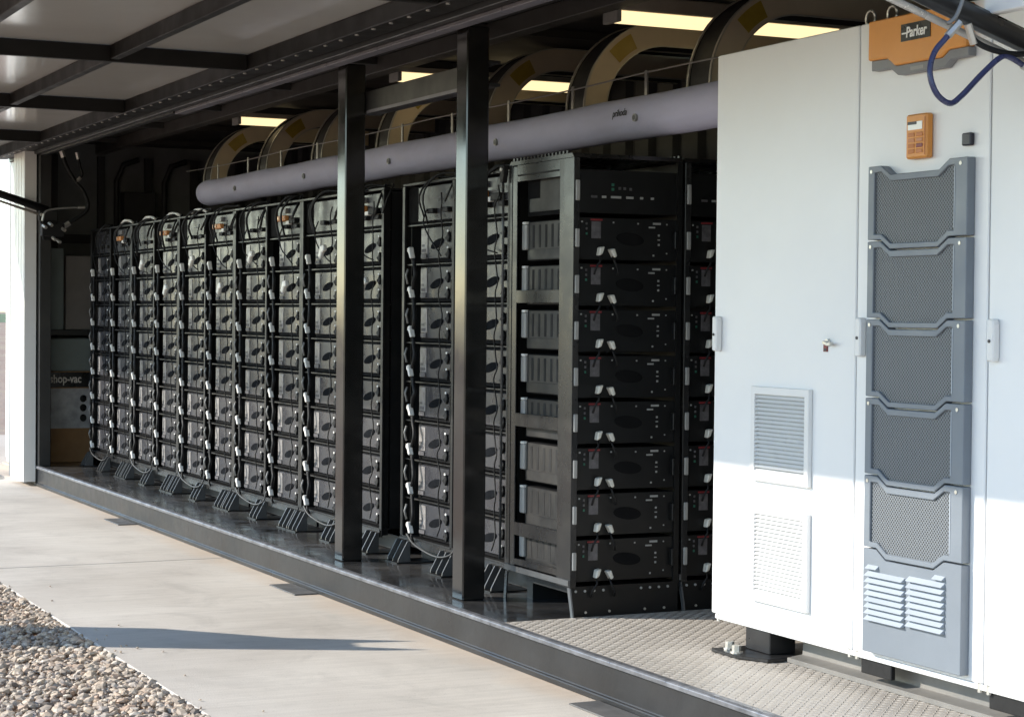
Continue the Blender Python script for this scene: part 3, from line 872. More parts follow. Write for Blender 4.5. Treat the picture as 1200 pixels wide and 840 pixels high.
def make_end_rack(y0):
    root = empty('battery_rack', (-7.99, y0, PZ))
    g = 'rack_grey'
    # side frame towards the concrete
    sf = MB().prism([(EX1 - 0.135, y0), (EX1, y0), (EX1, y0 + 0.03), (EX1 - 0.006, y0 + 0.03), (EX1 - 0.006, y0 + 0.006), (EX1 - 0.135, y0 + 0.006)], 'z', 0.3, 2.195).build('corner_post', g, root, bevel=0.0015)
    MB().prism([(EX0, y0), (EX0 + 0.035, y0), (EX0 + 0.035, y0 + 0.006), (EX0 + 0.006, y0 + 0.006), (EX0 + 0.006, y0 + 0.03), (EX0, y0 + 0.03)], 'z', 0.3, 2.195).build('corner_post', g, root, bevel=0.0015)
    box(EX0 + 0.04, EX0 + 0.085, y0 + 0.002, y0 + 0.008, 0.31, 2.19).build('side_strip', g, root, bevel=0.001)
    for z, hh in ((2.118, 0.077), (1.556, 0.06), (0.985, 0.062), (0.478, 0.062), (0.34, 0.03)):
        box(EX0 + 0.086, EX1 - 0.1355, y0 + 0.001, y0 + 0.012, z, z + hh).build('side_rail', g, root, bevel=0.0015)
    box(EX0 + 0.1, EX1 - 0.15, y0 - 0.004, y0 + 0.0008, 2.143, 2.15).build('rail_crease', 'slot_black', root)
    MB().prism([(y0 - 0.01, 0.31), (y0 - 0.01, 0.335), (y0 - 0.001, 0.335), (y0 - 0.001, 0.31)], 'x', EX0, EX1).build('bottom_angle', 'face_lip', root)
    MB().prism([(EX0, 2.196), (EX1, 2.196), (EX1 - 0.02, 2.215), (EX0 + 0.02, 2.215)], 'y', y0, y0 + EW).build('top_cover', g, root)
    for k in range(16):
        a = EX0 + 0.05 + k * 0.036
        box(a, a + 0.014, y0 - 0.003, y0 + 0.012, 2.2145, 2.228).build('top_fin', g, root)
    box(EX0, EX0 + 0.03, y0 + EW - 0.03, y0 + EW, PZ, 2.195).build('rear_post', 'rack_black', root)
    box(EX1 - 0.02, EX1, y0 + EW - 0.03, y0 + EW - 0.004, 0.3, 2.195).build('face_post', 'front_black', root)
    box(EX0 + 0.04, EX1 - 0.03, y0 + EW - 0.012, y0 + EW - 0.006, 0.31, 2.19).build('side_sheet', 'rack_black', root)
    # foot frame and kick plate
    MB().prism([(EX1 - 0.004, 0.3), (EX1 + 0.03, PZ), (EX1 + 0.01, PZ), (EX1 - 0.03, 0.3)], 'y', y0, y0 + 0.007).build('foot_gusset', 'face_lip', root)
    MB().prism([(EX0 + 0.02, 0.3), (EX0 + 0.005, PZ), (EX0 - 0.02, PZ), (EX0 - 0.004, 0.3)], 'y', y0, y0 + 0.007).build('foot_gusset', g, root)
    kp = box(EX1 - 0.02, EX1 - 0.004, y0 + 0.012, y0 + EW - 0.004, PZ + 0.001, 0.305).build('kick_plate', 'front_black', root)
    for k in range(8):
        yy = y0 + (0.03 + 0.046 * k if k < 4 else 0.36 + 0.046 * (k - 4))
        MB().disc((EX1 - 0.004, yy, 0.285), 'x', 0.006, 0.006, 0.004, n=8).build('bolt', 'grey_plastic', kp)
    for yy in (0.08, 0.2, 0.38, 0.48):
        MB().disc((EX1 - 0.004, y0 + yy, 0.19), 'x', 0.006, 0.006, 0.004, n=8).build('bolt', 'zinc', kp)
    box(EX0, EX1 - 0.03, y0 + 0.06, y0 + EW - 0.02, 0.26, 0.3).build('floor_frame', 'rack_black', root)
    box(EX0 + 0.03, EX0 + 0.09, y0 + 0.1, y0 + EW - 0.04, PZ, 0.259).build('foot_beam', 'rack_black', root)
    return root


EH = 0.2035


def make_end_module(y0):
    root = empty('battery_module', (-7.99, y0, 0))
    a, b = y0 + 0.035, y0 + EW - 0.035
    F = EX1 - 0.012
    box(EX0 + 0.12, F - 0.008, a + 0.006, b, 0.008, 0.19).build('case', 'case_black', root)
    sp = box(EX0 + 0.14, EX1 - 0.03, a, a + 0.0055, 0.012, 0.186).build('side_plate', 'side_grey', root, bevel=0.001)
    sl = None
    for k in range(7):
        q = EX0 + 0.185 + k * 0.064
        if sl is None: sl = box(q, q + 0.02, a - 0.001, a - 0.0002, 0.068, 0.172).build('vent_slot', 'slot_black', sp); q0 = q
        else: share(sl, 'vent_slot', sp, dx=q - q0)
    box(EX0 + 0.142, EX1 - 0.032, a - 0.004, a - 0.0002, 0.014, 0.06).build('side_fold', 'side_grey', root, bevel=0.001)
    rt = box(EX0 + 0.095, EX0 + 0.138, a - 0.012, a + 0.03, 0.06, 0.178).build('rear_tab', 'grey_plastic', root, bevel=0.004)
    box(EX0 + 0.1, EX0 + 0.133, a - 0.014, a + 0.02, 0.1785, 0.19).build('tab_cap', 'connector_white', rt, bevel=0.003)
    # front towards the cabinet
    fpz = box(F - 0.0075, F, a - 0.01, b + 0.01, 0.006, 0.192).build('front_panel', 'front_black', root, bevel=0.002)
    box(F + 0.0002, F + 0.02, y0 + 0.008, y0 + 0.028, 0.06, 0.14).build('pull_handle', 'grey_plastic', root, bevel=0.003)
    box(F + 0.0002, F + 0.03, b - 0.015, b - 0.002, 0.06, 0.14).build('pull_handle', 'front_black', root, bevel=0.003)
    box(F + 0.0002, F + 0.001, y0 + 0.09, y0 + 0.15, 0.178, 0.186).build('red_strip', 'red_strip', root)
    lb = box(F + 0.0002, F + 0.001, y0 + 0.095, y0 + 0.142, 0.1, 0.174).build('label_plate', 'print_dark', root)
    for k in range(3):
        box(F + 0.0002, F + 0.004, y0 + 0.066, y0 + 0.074, 0.115 + k * 0.022, 0.125 + k * 0.022).build('status_light', ('green_led', 'print_dark', 'print_dark')[k], root)
    for y, dz, s in ((0.135, 0.0, -1), (0.185, -0.008, 1)):
        pl = MB().prism([(y0 + y - 0.012, 0.06 + dz), (y0 + y + 0.012, 0.064 + dz), (y0 + y + 0.012 + s * 0.012, 0.03 + dz), (y0 + y - 0.004 + s * 0.014, 0.022 + dz)], 'x', F + 0.001, F + 0.035).build('plug', 'pale_plastic', root, bevel=0.004)
        MB().tube([(F + 0.02, y0 + y + s * 0.008, 0.028 + dz), (F + 0.035, y0 + y + s * 0.012, 0.0 + dz), (F + 0.03, y0 + y + s * 0.03, -0.03 + dz), (F + 0.02, y0 + y + s * 0.034, -0.06)], 0.005, 6).build('lead', 'rubber', pl, smooth=True)
    MB().disc((F + 0.0002, y0 + 0.29, 0.1), 'x', 0.07, 0.028, 0.003, R(-6), 20).build('oval_badge', 'case_black', root)
    for y, z, wy, hz in ((0.42, 0.172, 0.028, 0.009), (0.395, 0.155, 0.02, 0.007), (0.437, 0.12, 0.009, 0.009), (0.437, 0.1, 0.012, 0.005), (0.437, 0.078, 0.009, 0.009), (0.41, 0.03, 0.008, 0.008), (0.33, 0.17, 0.007, 0.007), (0.047, 0.172, 0.008, 0.007), (0.205, 0.172, 0.007, 0.007), (0.478, 0.17, 0.006, 0.006), (0.478, 0.04, 0.006, 0.006)):
        box(F + 0.0002, F + 0.002, y0 + y - wy / 2, y0 + y + wy / 2 + (0.012 if wy > 0.015 else 0), z - hz / 2, z + hz / 2).build('mark', 'grey_plastic', root)
    return root


def make_end_controller(y0):
    root = empty('rack_controller', (-7.99, y0, 0))
    a, b = y0 + 0.035, y0 + EW - 0.035
    F = EX1 - 0.012
    box(EX0 + 0.12, F - 0.008, a + 0.006, b, 0.01, 0.2).build('case', 'case_black', root)
    MB().prism([(EX0 + 0.15, 0.03), (EX1 - 0.04, 0.03), (EX1 - 0.04, 0.19), (EX0 + 0.26, 0.19), (EX0 + 0.26, 0.09), (EX0 + 0.15, 0.09)], 'y', a, a + 0.0055).build('side_plate', 'side_grey', root)
    box(F - 0.0075, F, a - 0.01, b + 0.01, 0.008, 0.2).build('front_panel', 'front_black', root, bevel=0.002)
    box(F + 0.0002, F + 0.02, y0 + 0.008, y0 + 0.028, 0.06, 0.15).build('pull_handle', 'grey_plastic', root, bevel=0.003)
    for y, z, m in ((0.2, 0.135, 'green_led'), (0.2, 0.115, 'green_led'), (0.235, 0.12, 'print_dark'), (0.26, 0.12, 'print_dark'), (0.29, 0.118, 'print_dark')):
        box(F + 0.0002, F + 0.003, y0 + y - 0.006, y0 + y + 0.006, z - 0.006, z + 0.006).build('indicator', m, root)
    for y, wy in ((0.105, 0.03), (0.155, 0.02), (0.215, 0.05), (0.285, 0.035), (0.345, 0.014), (0.4, 0.014)):
        box(F + 0.0002, F + 0.006, y0 + y - wy / 2, y0 + y + wy / 2, 0.075, 0.085).build('socket', 'grey_plastic' if wy != 0.03 else 'print_dark', root)
    return root


EY = [0.36, 0.36 + EW + 0.012]
er = make_end_rack(EY[0]); ter = tree_of(er)
em = make_end_module(EY[0]); tem = tree_of(em)
ec = make_end_controller(EY[0]); tec = tree_of(ec)
for i, y in enumerate(EY):
    o = er if i == 0 else copy_tree(ter)
    o.location.y = y
    tag(o, ('black battery rack with ladder side frame, right of the right steel post', 'black battery rack half hidden behind the white cabinet')[i], 'battery rack', 'battery racks turned to the cabinet')
    wh = ('the rack right of the steel post', 'the rack half hidden by the white cabinet')[i]
    for r in range(ROWS):
        o = em if (i, r) == (0, 0) else copy_tree(tem)
        o.location = (-7.99, y, 0.318 + r * EH)
        tag(o, 'black battery module, %s from the bottom in %s' % (ORD[r], wh), 'battery module', 'battery modules in the turned racks')
    o = ec if i == 0 else copy_tree(tec)
    o.location = (-7.99, y, 0.318 + ROWS * EH)
    tag(o, 'black controller with small lamps atop %s' % wh, 'rack controller', 'controllers atop the racks')
# small latch on the corner of the end rack
la = empty('latch_bracket', (-8.36, 0.345, 2.12), 'small black latch bracket at the top left of the ladder-sided rack', 'bracket')
MB().prism([(-8.375, 2.2), (-8.325, 2.2), (-8.325, 2.17), (-8.34, 2.12), (-8.365, 2.12), (-8.375, 2.17)], 'y', 0.335, 0.3595).build('bracket_plate', 'rubber', la, bevel=0.002)
MB().disc((-8.35, 0.3348, 2.182), 'y', 0.009, 0.009, 0.006, n=10).build('bolt_head', 'connector_white', la)
MB().tube([(-8.352, 0.345, 2.12), (-8.35, 0.345, 1.9), (-8.352, 0.346, 0.35)], 0.006, 6).build('pull_rod', 'face_lip', la, smooth=True)

# ------------------------------------------------------------------ fabric duct
du = empty('fabric_duct', (-10, 0.9, 2.33), 'lavender fabric air duct hung along the tops of the racks', 'duct')
DX0, DX1, DR, DZ = -14.86, -5.2, 0.1, 2.43
pp, rad = [], []
n = 150
rnd = random.Random(5)
for i in range(n + 1):
    pp.append((DX0 + (DX1 - DX0) * i / n, 0.9, DZ - 0.006 * math.sin(math.pi * ((i / n * 9.66 / 1.3) % 1))))
    rad.append(DR * (1 + 0.006 * math.sin(i * 0.9) + rnd.uniform(-.004, .004)))
MB().tube(pp, DR, 28, rad).build('duct_sleeve', 'duct_fabric', du, smooth=True)
MB().tube([(DX0 + 0.002, 0.9, DZ), (DX0 - 0.06, 0.9, DZ), (DX0 - 0.14, 0.9, DZ - 0.005), (DX0 - 0.19, 0.9, DZ - 0.01)], DR, 24, [DR, DR * 0.93, DR * 0.62, DR * 0.25]).build('duct_end', 'duct_fabric', du, smooth=True)
for k in range(5):
    x = -7.9 - 1.5 * k
    nz = MB().disc((x, 0.9 - DR * 0.985, 2.41), 'y', 0.018, 0.018, 0.012, n=14).build('nozzle_ring', 'grey_plastic', du)
    MB().disc((x, 0.9 - DR * 0.985 - 0.0122, 2.41), 'y', 0.011, 0.011, 0.002, n=12).build('nozzle_hole', 'nozzle', nz)
text('maker_name', 'prihoda', 0.046, 'ink', du, (-8.12, 0.9 - DR * 1.03, 2.43), (R(88), R(0), 0), shear=0.25, sx=0.95, bold=0.0005)
wr = empty('hanger_wire', (-10, 0.9, 2.53), 'thin steel hanger wire running just above the lavender duct', 'wire')
MB().tube([(-15.5 + i * 0.5, 0.9, 2.635 - 0.012 * math.sin(math.pi * ((i * 0.5 / 2.57) % 1))) for i in range(22)], 0.004, 6).build('cable', 'wire_steel', wr)
for k in range(10):
    x = -7.98 - 0.74 * k
    box(x - 0.012, x + 0.012, 0.896, 0.904, 2.526, 2.64).build('hanger_strap', 'wire_steel', wr)

# ------------------------------------------------------------------ cable tray bends that rise behind the duct and turn to the back wall
TX = [-7.59, -8.80, -9.97, -11.43, -12.63, -13.80, -15.18]
TL = ['nearest the white cabinet', 'second from the white cabinet', 'seen just right of the right steel post', 'seen between the two steel posts', 'seen just left of the left steel post', 'second from the far end of the duct', 'at the far end of the duct']
TYC, TZC, TRI, TRO = 1.48, 2.54, 0.35, 0.47


def bend(r0, r1, a0=0.0, a1=90.0, leg=2.4, run=2.35, n=16):
    """profile in the YZ plane of a leg that rises, bends and runs back"""
    def arc_pts(r): return [(TYC - r * math.cos(R(a0 + (a1 - a0) * i / n)), TZC + r * math.sin(R(a0 + (a1 - a0) * i / n))) for i in range(n + 1)]
    o_, i_ = arc_pts(r1), arc_pts(r0)
    if leg: o_ = [(TYC - r1, leg)] + o_; i_ = [(TYC - r0, leg)] + i_
    if run: o_ = o_ + [(run, TZC + r1)]; i_ = i_ + [(run, TZC + r0)]
    return o_ , i_


def bend_mesh(r0, r1, x0, x1, **kw):
    o_, i_ = bend(r0, r1, **kw)
    vs, fs = [], []
    for p, q in zip(o_, i_):
        vs += [(x0, p[0], p[1]), (x1, p[0], p[1]), (x1, q[0], q[1]), (x0, q[0], q[1])]
    m = len(o_)
    for a in range(m - 1):
        for b in range(4):
            fs.append((a * 4 + b, a * 4 + (b + 1) % 4, a * 4 + 4 + (b + 1) % 4, a * 4 + 4 + b))
    fs += [(3, 2, 1, 0), tuple(4 * m - 4 + b for b in range(4))]
    return MB().add(vs, fs)


def make_tray(x):
    root = empty('cable_tray', (x - 0.1, 1.1, 2.4))
    for a in (x - 0.006, x - 0.2):
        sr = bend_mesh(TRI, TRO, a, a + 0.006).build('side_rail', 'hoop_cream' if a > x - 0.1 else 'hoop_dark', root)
        bend_mesh(TRO - 0.001, TRO + 0.006, a - 0.008, a + 0.008).build('rail_flange', 'hoop_edge', sr)
        bend_mesh(TRI - 0.005, TRI + 0.001, a - 0.008, a + 0.008).build('rail_flange', 'hoop_edge', sr)
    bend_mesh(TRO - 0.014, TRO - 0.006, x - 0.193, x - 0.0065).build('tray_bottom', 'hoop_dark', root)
    bend_mesh(TRI + 0.018, TRO - 0.02, x + 0.0005, x + 0.0015, a0=42, a1=62, leg=None, run=None, n=5).build('warning_sticker', 'sticker_yellow', root)
    for q in range(3):
        bend_mesh(TRI + 0.02 + 0.004 * q, TRI + 0.05 + 0.004 * q, x - 0.17 + q * 0.052, x - 0.14 + q * 0.052).build('tray_cable', 'rubber', root)
    return root


tr0 = make_tray(TX[0]); ttr = tree_of(tr0)
for i, x in enumerate(TX):
    o = tr0 if i == 0 else copy_tree(ttr)
    o.location.x = x - 0.1
    tag(o, 'cream curved cable tray bend above the duct, ' + TL[i], 'cable tray', 'cable tray bends above the duct')

# ------------------------------------------------------------------ strip lamps
for x, l in ((-8.3, 'lit fluorescent strip lamp nearest the white cabinet'), (-11.03, 'lit fluorescent strip lamp seen right of the right steel post'), (-14.15, 'lit fluorescent strip lamp farthest from the white cabinet')):
    lt = empty('strip_lamp', (x, 1.5, 2.9), l, 'lamp', 'ceiling strip lamps')
    box(x - 0.075, x + 0.075, 0.86, 2.2, 2.955, 3.029).build('lamp_housing', 'lamp_body', lt, bevel=0.006)
    MB().prism([(x - 0.055, 2.954), (x + 0.055, 2.954), (x + 0.035, 2.905), (x - 0.035, 2.905)], 'y', 0.905, 2.16).build('diffuser', 'lamp_tube', lt)
    for y in (0.875, 2.162):
        box(x - 0.07, x + 0.07, y, y + 0.028, 2.9, 2.9545).build('end_cap', 'grey_plastic', lt, bevel=0.003)

# ------------------------------------------------------------------ white inverter cabinet
CY, CZ0, CZ1 = 0.58, 0.30, 2.555
cb = empty('inverter_cabinet', (-5.6, CY, PZ), 'tall white electrical cabinet with three doors and grey mesh panels', 'cabinet')
CL, CR = -6.832, -4.36
box(CL + 0.006, CR - 0.006, CY + 0.022, 1.4, CZ0 + 0.004, CZ1 - 0.004).build('body', 'cab_white', cb, bevel=0.006)
doors = [(CL, -5.866), (-5.858, -5.136), (-5.128, CR)]
for a, b in doors:
    box(a, b, CY, CY + 0.02, CZ0, CZ1).build('door', 'cab_white', cb, bevel=0.004)
for a in (-5.862, -5.132):
    box(a - 0.0038, a + 0.0038, CY + 0.012, CY + 0.0215, CZ0, CZ1).build('door_seal', 'seam_dark', cb)
box(CL + 0.02, CR, CY + 0.004, CY + 0.05, CZ0 - 0.022, CZ0 - 0.002).build('bottom_sill', 'cab_white', cb, bevel=0.003)
for x in (-6.79, -5.885, -5.84, -5.155, -5.11):
    MB().tube([(x, CY + 0.01, CZ0 - 0.03), (x, CY + 0.01, CZ0 - 0.001)], 0.009, 8).build('hinge_pin', 'zinc', cb)
for x in (-6.838, -5.862, -5.134):
    h = MB().prism([(x - 0.004, 1.365), (x + 0.026, 1.362), (x + 0.03, 1.38), (x + 0.03, 1.485), (x + 0.024, 1.503), (x - 0.004, 1.503)], 'y', CY - 0.03, CY - 0.0005).build('handle', 'cab_plastic', cb, bevel=0.005)
    MB().disc((x + 0.012, CY - 0.0302, 1.43), 'y', 0.006, 0.006, 0.003, n=10).build('keyhole', 'dark_plastic', h)
# key switch and tag
ks = MB().disc((-6.03, CY - 0.0005, 1.412), 'y', 0.012, 0.012, 0.012, n=14).build('key_lock', 'zinc', cb)
MB().prism([(-6.03, 1.416), (-6.0, 1.408), (-5.985, 1.412), (-5.985, 1.402), (-6.0, 1.398), (-6.03, 1.406)], 'y', CY - 0.03, CY - 0.0125).build('key', 'zinc', ks)
box(-6.06, -6.035, CY - 0.004, CY - 0.0005, 1.376, 1.403).build('warning_tag', 'red_strip', cb)
box(-6.055, -6.04, CY - 0.0052, CY - 0.0042, 1.379, 1.388).build('tag_print', 'dark_plastic', cb)


def vent(x0, x1, z0, z1):
    v = MB().ring([(x0, z0), (x1, z0), (x1, z1), (x0, z1)], [(x0 + 0.028, z0 + 0.035), (x1 - 0.028, z0 + 0.035), (x1 - 0.028, z1 - 0.03), (x0 + 0.028, z1 - 0.03)], 'y', CY - 0.02, CY - 0.0005).build('vent_grille', 'cab_plastic', cb, bevel=0.002)
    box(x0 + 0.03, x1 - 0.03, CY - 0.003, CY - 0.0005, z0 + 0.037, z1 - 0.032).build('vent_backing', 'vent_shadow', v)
    n = 19
    s = None
    st = (z1 - z0 - 0.065) / n
    for k in range(n):
        z = z0 + 0.035 + st * (k + 0.5)
        if s is None:
            s = MB().prism([(CY - 0.019, z - st * 0.40), (CY - 0.0175, z - st * 0.40), (CY - 0.006, z + st * 0.16), (CY - 0.0085, z + st * 0.2)], 'x', x0 + 0.027, x1 - 0.027).build('slat', 'cab_plastic', v); za = z
        else:
            share(s, 'slat', v, dz=z - za)
    return v


vent(-6.555, -6.157, 0.865, 1.232)
vent(-6.55, -6.157, 0.395, 0.766)
# blue-grey stack of mesh panels
zb = [2.04, 1.775, 1.5, 1.222, 0.948, 0.688]
xl, xr = -5.798, -5.25


def edge(z, l, r, d=0.0):
    return [(l, z), (-5.724 + d, z), (-5.668 + d, z - 0.034), (-5.402 - d, z - 0.034), (-5.346 - d, z), (r, z)]


for k in range(5):
    top, bot = edge(zb[k] - 0.003, xl, xr), edge(zb[k + 1] + 0.003, xl, xr)
    outer = top + bot[::-1]
    ti, bi = edge(zb[k] - 0.026, xl + 0.036, xr - 0.068, 0.004), edge(zb[k + 1] + 0.022, xl + 0.036, xr - 0.068, 0.004)
    inner = ti + bi[::-1]
    fr = MB().ring(outer, inner, 'y', CY - 0.036, CY - 0.0005).build('mesh_panel', 'panel_blue', cb, bevel=0.0025)
    MB().prism(inner, 'y', CY - 0.027, CY - 0.02).build('mesh_insert', 'perforated', fr)
    for x, z in ((xl + 0.02, zb[k] - 0.022), (xr - 0.034, zb[k] - 0.022)):
        MB().disc((x, CY - 0.0362, z), 'y', 0.007, 0.007, 0.002, n=8).build('screw', 'zinc', fr)
    box(xr - 0.066, xr - 0.062, CY - 0.0375, CY - 0.0362, zb[k + 1] + 0.03, zb[k] - 0.03).build('side_crease', 'louvre_pale', fr)
top = edge(zb[5] - 0.003, xl, xr)
lv = MB().prism(top + [(xr, 0.318), (xl, 0.318)], 'y', CY - 0.036, CY - 0.0005).build('louvre_panel', 'panel_blue', cb, bevel=0.002)
for x0, x1, zt, nn in ((-5.768, -5.553, 0.606, 8), (-5.53, -5.335, 0.616, 8)):
    for k in range(nn):
        z = zt - k * 0.0222
        MB().prism([(CY - 0.0362, z), (CY - 0.055, z - 0.015), (CY - 0.0362, z - 0.017)], 'x', x0, x1).build('louvre', 'louvre_pale', lv)
for x0, x1, z in ((-5.768, -5.705, 0.629), (-5.39, -5.335, 0.638)):
    MB().prism([(CY - 0.0362, z), (CY - 0.052, z - 0.013), (CY - 0.0362, z - 0.015)], 'x', x0, x1).build('louvre', 'louvre_pale', lv)
# orange header
hd = MB().prism([(-5.808, 2.548), (-5.808, 2.41), (-5.7, 2.408), (-5.655, 2.378), (-5.4, 2.378), (-5.364, 2.4), (-5.272, 2.4), (-5.272, 2.548)], 'y', CY - 0.045, CY - 0.0005).build('header_cover', 'orange', cb, bevel=0.005)
MB().prism([(-5.8, 2.4095), (-5.8, 2.374), (-5.694, 2.374), (-5.648, 2.345), (-5.392, 2.345), (-5.358, 2.368), (-5.266, 2.37), (-5.266, 2.3995), (-5.3645, 2.3995), (-5.4005, 2.3775), (-5.655, 2.3775), (-5.7, 2.4075)], 'y', CY - 0.034, CY - 0.0005).build('header_band', 'header_grey', hd, bevel=0.002)
box(-5.614, -5.452, CY - 0.048, CY - 0.0455, 2.454, 2.513).build('logo_plate', 'logo_black', hd)
text('logo_name', 'Parker', 0.05, 'white_print', hd, (-5.585, CY - 0.0488, 2.466), (R(90), 0, 0), shear=0.12, sx=0.84, bold=0.0012)
box(-5.608, -5.582, CY - 0.0492, CY - 0.0483, 2.478, 2.4835).build('logo_dash', 'white_print', hd)
box(-5.575, -5.505, CY - 0.0352, CY - 0.0343, 2.354, 2.366).build('band_badge', 'grey_plastic', hd)
# keypad
kp = MB().prism([(-5.583, 2.05), (-5.468, 2.05), (-5.468, 2.202), (-5.583, 2.202)], 'y', CY - 0.032, CY - 0.0005).build('keypad', 'orange', cb, bevel=0.006)
box(-5.569, -5.49, CY - 0.034, CY - 0.0325, 2.148, 2.176).build('screen', 'screen_pale', kp)
box(-5.569, -5.52, CY - 0.0352, CY - 0.0343, 2.166, 2.176).build('screen_digits', 'dark_plastic', kp)
for r in range(4):
    for c in range(2):
        box(-5.567 + c * 0.045, -5.532 + c * 0.045, CY - 0.0345, CY - 0.0325, 2.068 + r * 0.019, 2.081 + r * 0.019).build('key', 'orange_dark' if (r, c) != (1, 1) else 'red_strip', kp, bevel=0.001)
box(-5.478, -5.474, CY - 0.034, CY - 0.0325, 2.06, 2.19).build('keypad_groove', 'orange_dark', kp)
sw = box(-5.282, -5.235, CY - 0.02, CY - 0.0005, 2.076, 2.118).build('rocker_switch', 'dark_plastic', cb, bevel=0.004)
# these stand proud of the door plane
SHIFT = {'mesh_panel': 0.047, 'louvre_panel': 0.047, 'header_cover': 0.058, 'keypad': 0.04, 'rocker_switch': 0.025, 'handle': 0.036, 'vent_grille': 0.028}
for o in kids(cb):
    o.location.x += SHIFT.get(o.name.split('.')[0], 0)
# base: channel, feet, pads
MB().prism([(0.62, PZ + 0.003), (0.62, 0.192), (0.69, 0.2), (0.695, 0.276), (1.3, 0.276), (1.3, PZ + 0.003)], 'x', -6.34, CR).build('base_channel', 'channel_grey', cb, bevel=0.002)
for x in (-5.83, -5.12, -4.6):
    box(x, x + 0.18, 0.598, 0.618, 0.222, 0.277).build('lift_pad', 'rubber', cb, bevel=0.003)
ft = box(-6.605, -6.43, 0.6, 0.72, PZ + 0.0185, 0.277).build('foot_bracket', 'strut_black', cb, bevel=0.003)
MB().prism([(-6.66, 0.475), (-6.48, 0.475), (-6.35, 0.54), (-6.35, 0.76), (-6.66, 0.76)], 'z', PZ + 0.0045, PZ + 0.018).build('foot_plate', 'strut_black', ft, bevel=0.002)
for x, y in ((-6.61, 0.53), (-6.52, 0.505)):
    bo = MB().disc((x, y, PZ + 0.0185), 'z', 0.026, 0.026, 0.006, n=12).build('washer', 'zinc', ft)
    MB().disc((x, y, PZ + 0.0247), 'z', 0.018, 0.018, 0.024, n=6).build('bolt', 'zinc', ft)
# lifting eyes on the cabinet top
for x in (-5.88, -5.75):
    b = MB()
    b.tube([(x + 0.028 * math.cos(t * math.pi / 6), CY + 0.06, CZ1 + 0.03 + 0.028 * math.sin(t * math.pi / 6)) for t in range(13)], 0.006, 6).build('lifting_eye', 'zinc', cb, smooth=True)

# ------------------------------------------------------------------ stores inside the far end
vx = -17.25
vbx = empty('vacuum_carton', (vx - 0.2, 0.37, PZ), 'tall printed vacuum cleaner carton with dark name band inside far jamb', 'carton')
box(vx - 0.45, vx, 0.17, 0.57, PZ + 0.001, 0.97).build('carton_body', 'cardboard', vbx, bevel=0.004)
box(vx + 0.0003, vx + 0.002, 0.172, 0.568, 0.47, 0.82).build('picture_panel', 'carton_grey', vbx)
box(vx + 0.0003, vx + 0.002, 0.172, 0.568, 0.83, 0.962).build('name_band', 'logo_black', vbx)
text('carton_name', 'shop-vac', 0.1, 'carton_print', vbx, (vx + 0.004, 0.19, 0.872), (R(90), 0, R(90)), sx=0.78, bold=0.002)
for z in (0.56, 0.65, 0.73):
    MB().disc((vx + 0.0022, 0.485, z), 'x', 0.03, 0.033, 0.002, n=14).build('printed_dot', 'logo_black', vbx)
tag(box(vx - 0.42, vx - 0.01, 0.18, 0.56, 0.9705, 1.26).build('storage_tub', 'carton_green', loc=(vx - 0.2, 0.37, 0.97), bevel=0.01), 'plain grey-green tub on top of the vacuum carton', 'tub')
shf = empty('wall_shelf', (vx - 0.2, 0.37, 1.27), 'black shelf above the grey-green tub inside far end', 'shelf')
box(-17.99, vx + 0.01, 0.1, 1.0, 1.285, 1.335).build('shelf_board', 'rail_black', shf, bevel=0.003)
for y in (0.11, 0.96):
    box(-17.99, -17.95, y, y + 0.03, PZ, 1.284).build('shelf_bracket', 'rail_black', shf)
tag(box(vx - 0.4, vx - 0.01, 0.18, 0.312, 1.336, 2.05).build('tall_carton', 'carton_green', loc=(vx - 0.2, 0.25, 1.336), bevel=0.005), 'tall green-grey carton on the shelf nearest the jamb', 'carton')
tag(box(vx - 0.4, vx - 0.01, 0.33, 0.62, 1.336, 1.985).build('tall_carton', 'carton_brown', loc=(vx - 0.2, 0.45, 1.336), bevel=0.005), 'tall brown-grey carton on the shelf beside the racks', 'carton')
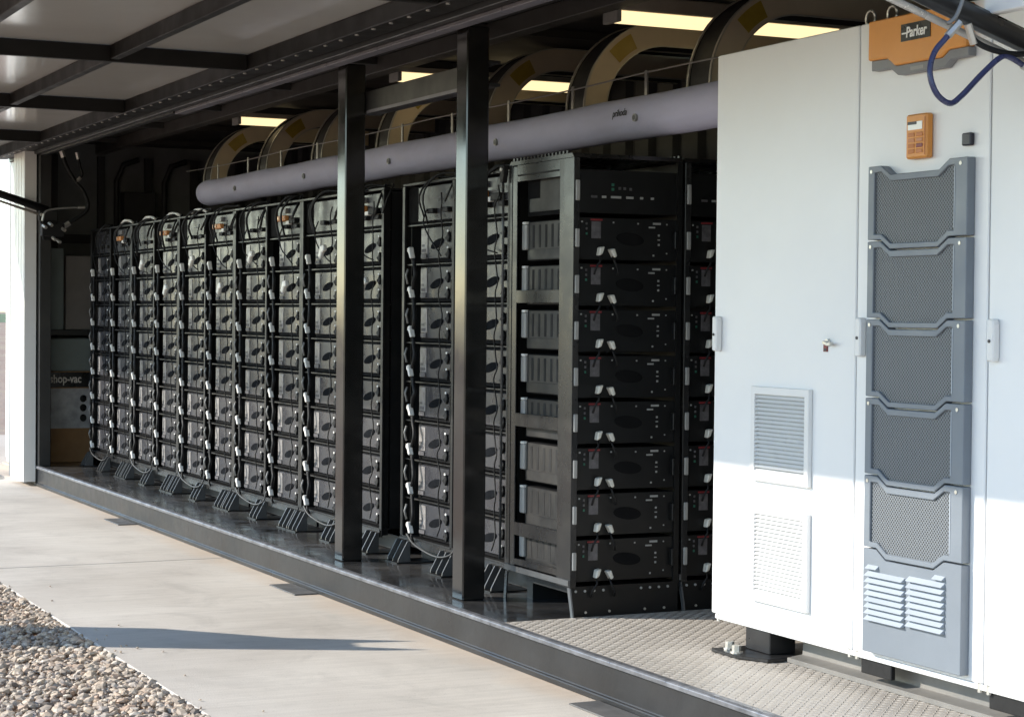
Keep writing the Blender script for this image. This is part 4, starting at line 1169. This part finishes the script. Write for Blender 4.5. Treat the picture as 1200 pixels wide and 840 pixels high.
# conduits and a pull-box on the dark far wall
cd = empty('wall_conduit', (-17.95, 1.2, PZ), 'dark conduit pipes with a box on the far end wall', 'conduit')
for k, y in enumerate((0.95, 1.4, 1.75)):
    MB().tube([(-17.95, y, 1.4), (-17.95, y, 2.7), (-17.93, y + 0.06, 2.85), (-17.9, y + 0.2, 2.9)], 0.025, 8).build('pipe', 'dark_wall', cd, smooth=True)
box(-17.99, -17.86, 1.0, 1.3, 2.3, 2.6).build('pull_box', 'dark_wall', cd, bevel=0.006)

# ------------------------------------------------------------------ beyond the container
wc = empty('utility_enclosure', (-19.0, 0.6, 0), 'white metal enclosure standing beyond the far end of the container', 'enclosure')
box(-19.42, -18.62, 0.25, 1.1, 0.02, 2.9).build('enclosure_body', 'white_clad', wc, bevel=0.01)
box(-19.4, -18.64, 0.236, 0.2495, 0.08, 2.84).build('enclosure_door', 'white_clad', wc, bevel=0.004)
box(-19.45, -18.6, 0.22, 1.13, -0.08, 0.0195).build('enclosure_base', 'concrete', wc)
hs = empty('ground_hose', (-18.2, -0.25, 0.02), 'dark hose lying on the concrete by the white cladding', 'hose')
MB().tube(smooth_path([(-19.5, -0.5, 0.02), (-18.8, -0.2, 0.02), (-18.2, -0.12, 0.022), (-17.7, -0.2, 0.02), (-18.0, -0.4, 0.02), (-19.2, -0.7, 0.02)], 6), 0.018, 8).build('hose_body', 'rubber', hs, smooth=True)

# the pedestal out left is an unseen block added for the ground shadow
pe = empty('shadow_caster', (-9.7, -2.95, -0.07), 'grey unseen pedestal with sloped cap standing on the gravel', 'caster')
ux, uy = 0.883, -0.47      # across the sun
def PP(u, z): return (u, z)
blk = MB()
cx0, cy0 = -9.7, -2.95
prof = [(-0.38, -0.07), (0.2, -0.07), (0.2, 1.2), (0.17, 1.58), (0.13, 1.7), (0.08, 1.52), (-0.02, 1.5), (-0.1, 1.66), (-0.13, 1.32), (-0.34, 0.98)]
vs = []
for t in (-0.12, 0.12):
    for u, z in prof:
        vs.append((cx0 + ux * u + 0.47 * t, cy0 + uy * u + 0.883 * t, z))
n = len(prof)
blk.add(vs, [tuple(range(n)), tuple(range(2 * n - 1, n - 1, -1))] + [(i, (i + 1) % n, n + (i + 1) % n, n + i) for i in range(n)])
blk.build('caster_body', 'caster_grey', pe)
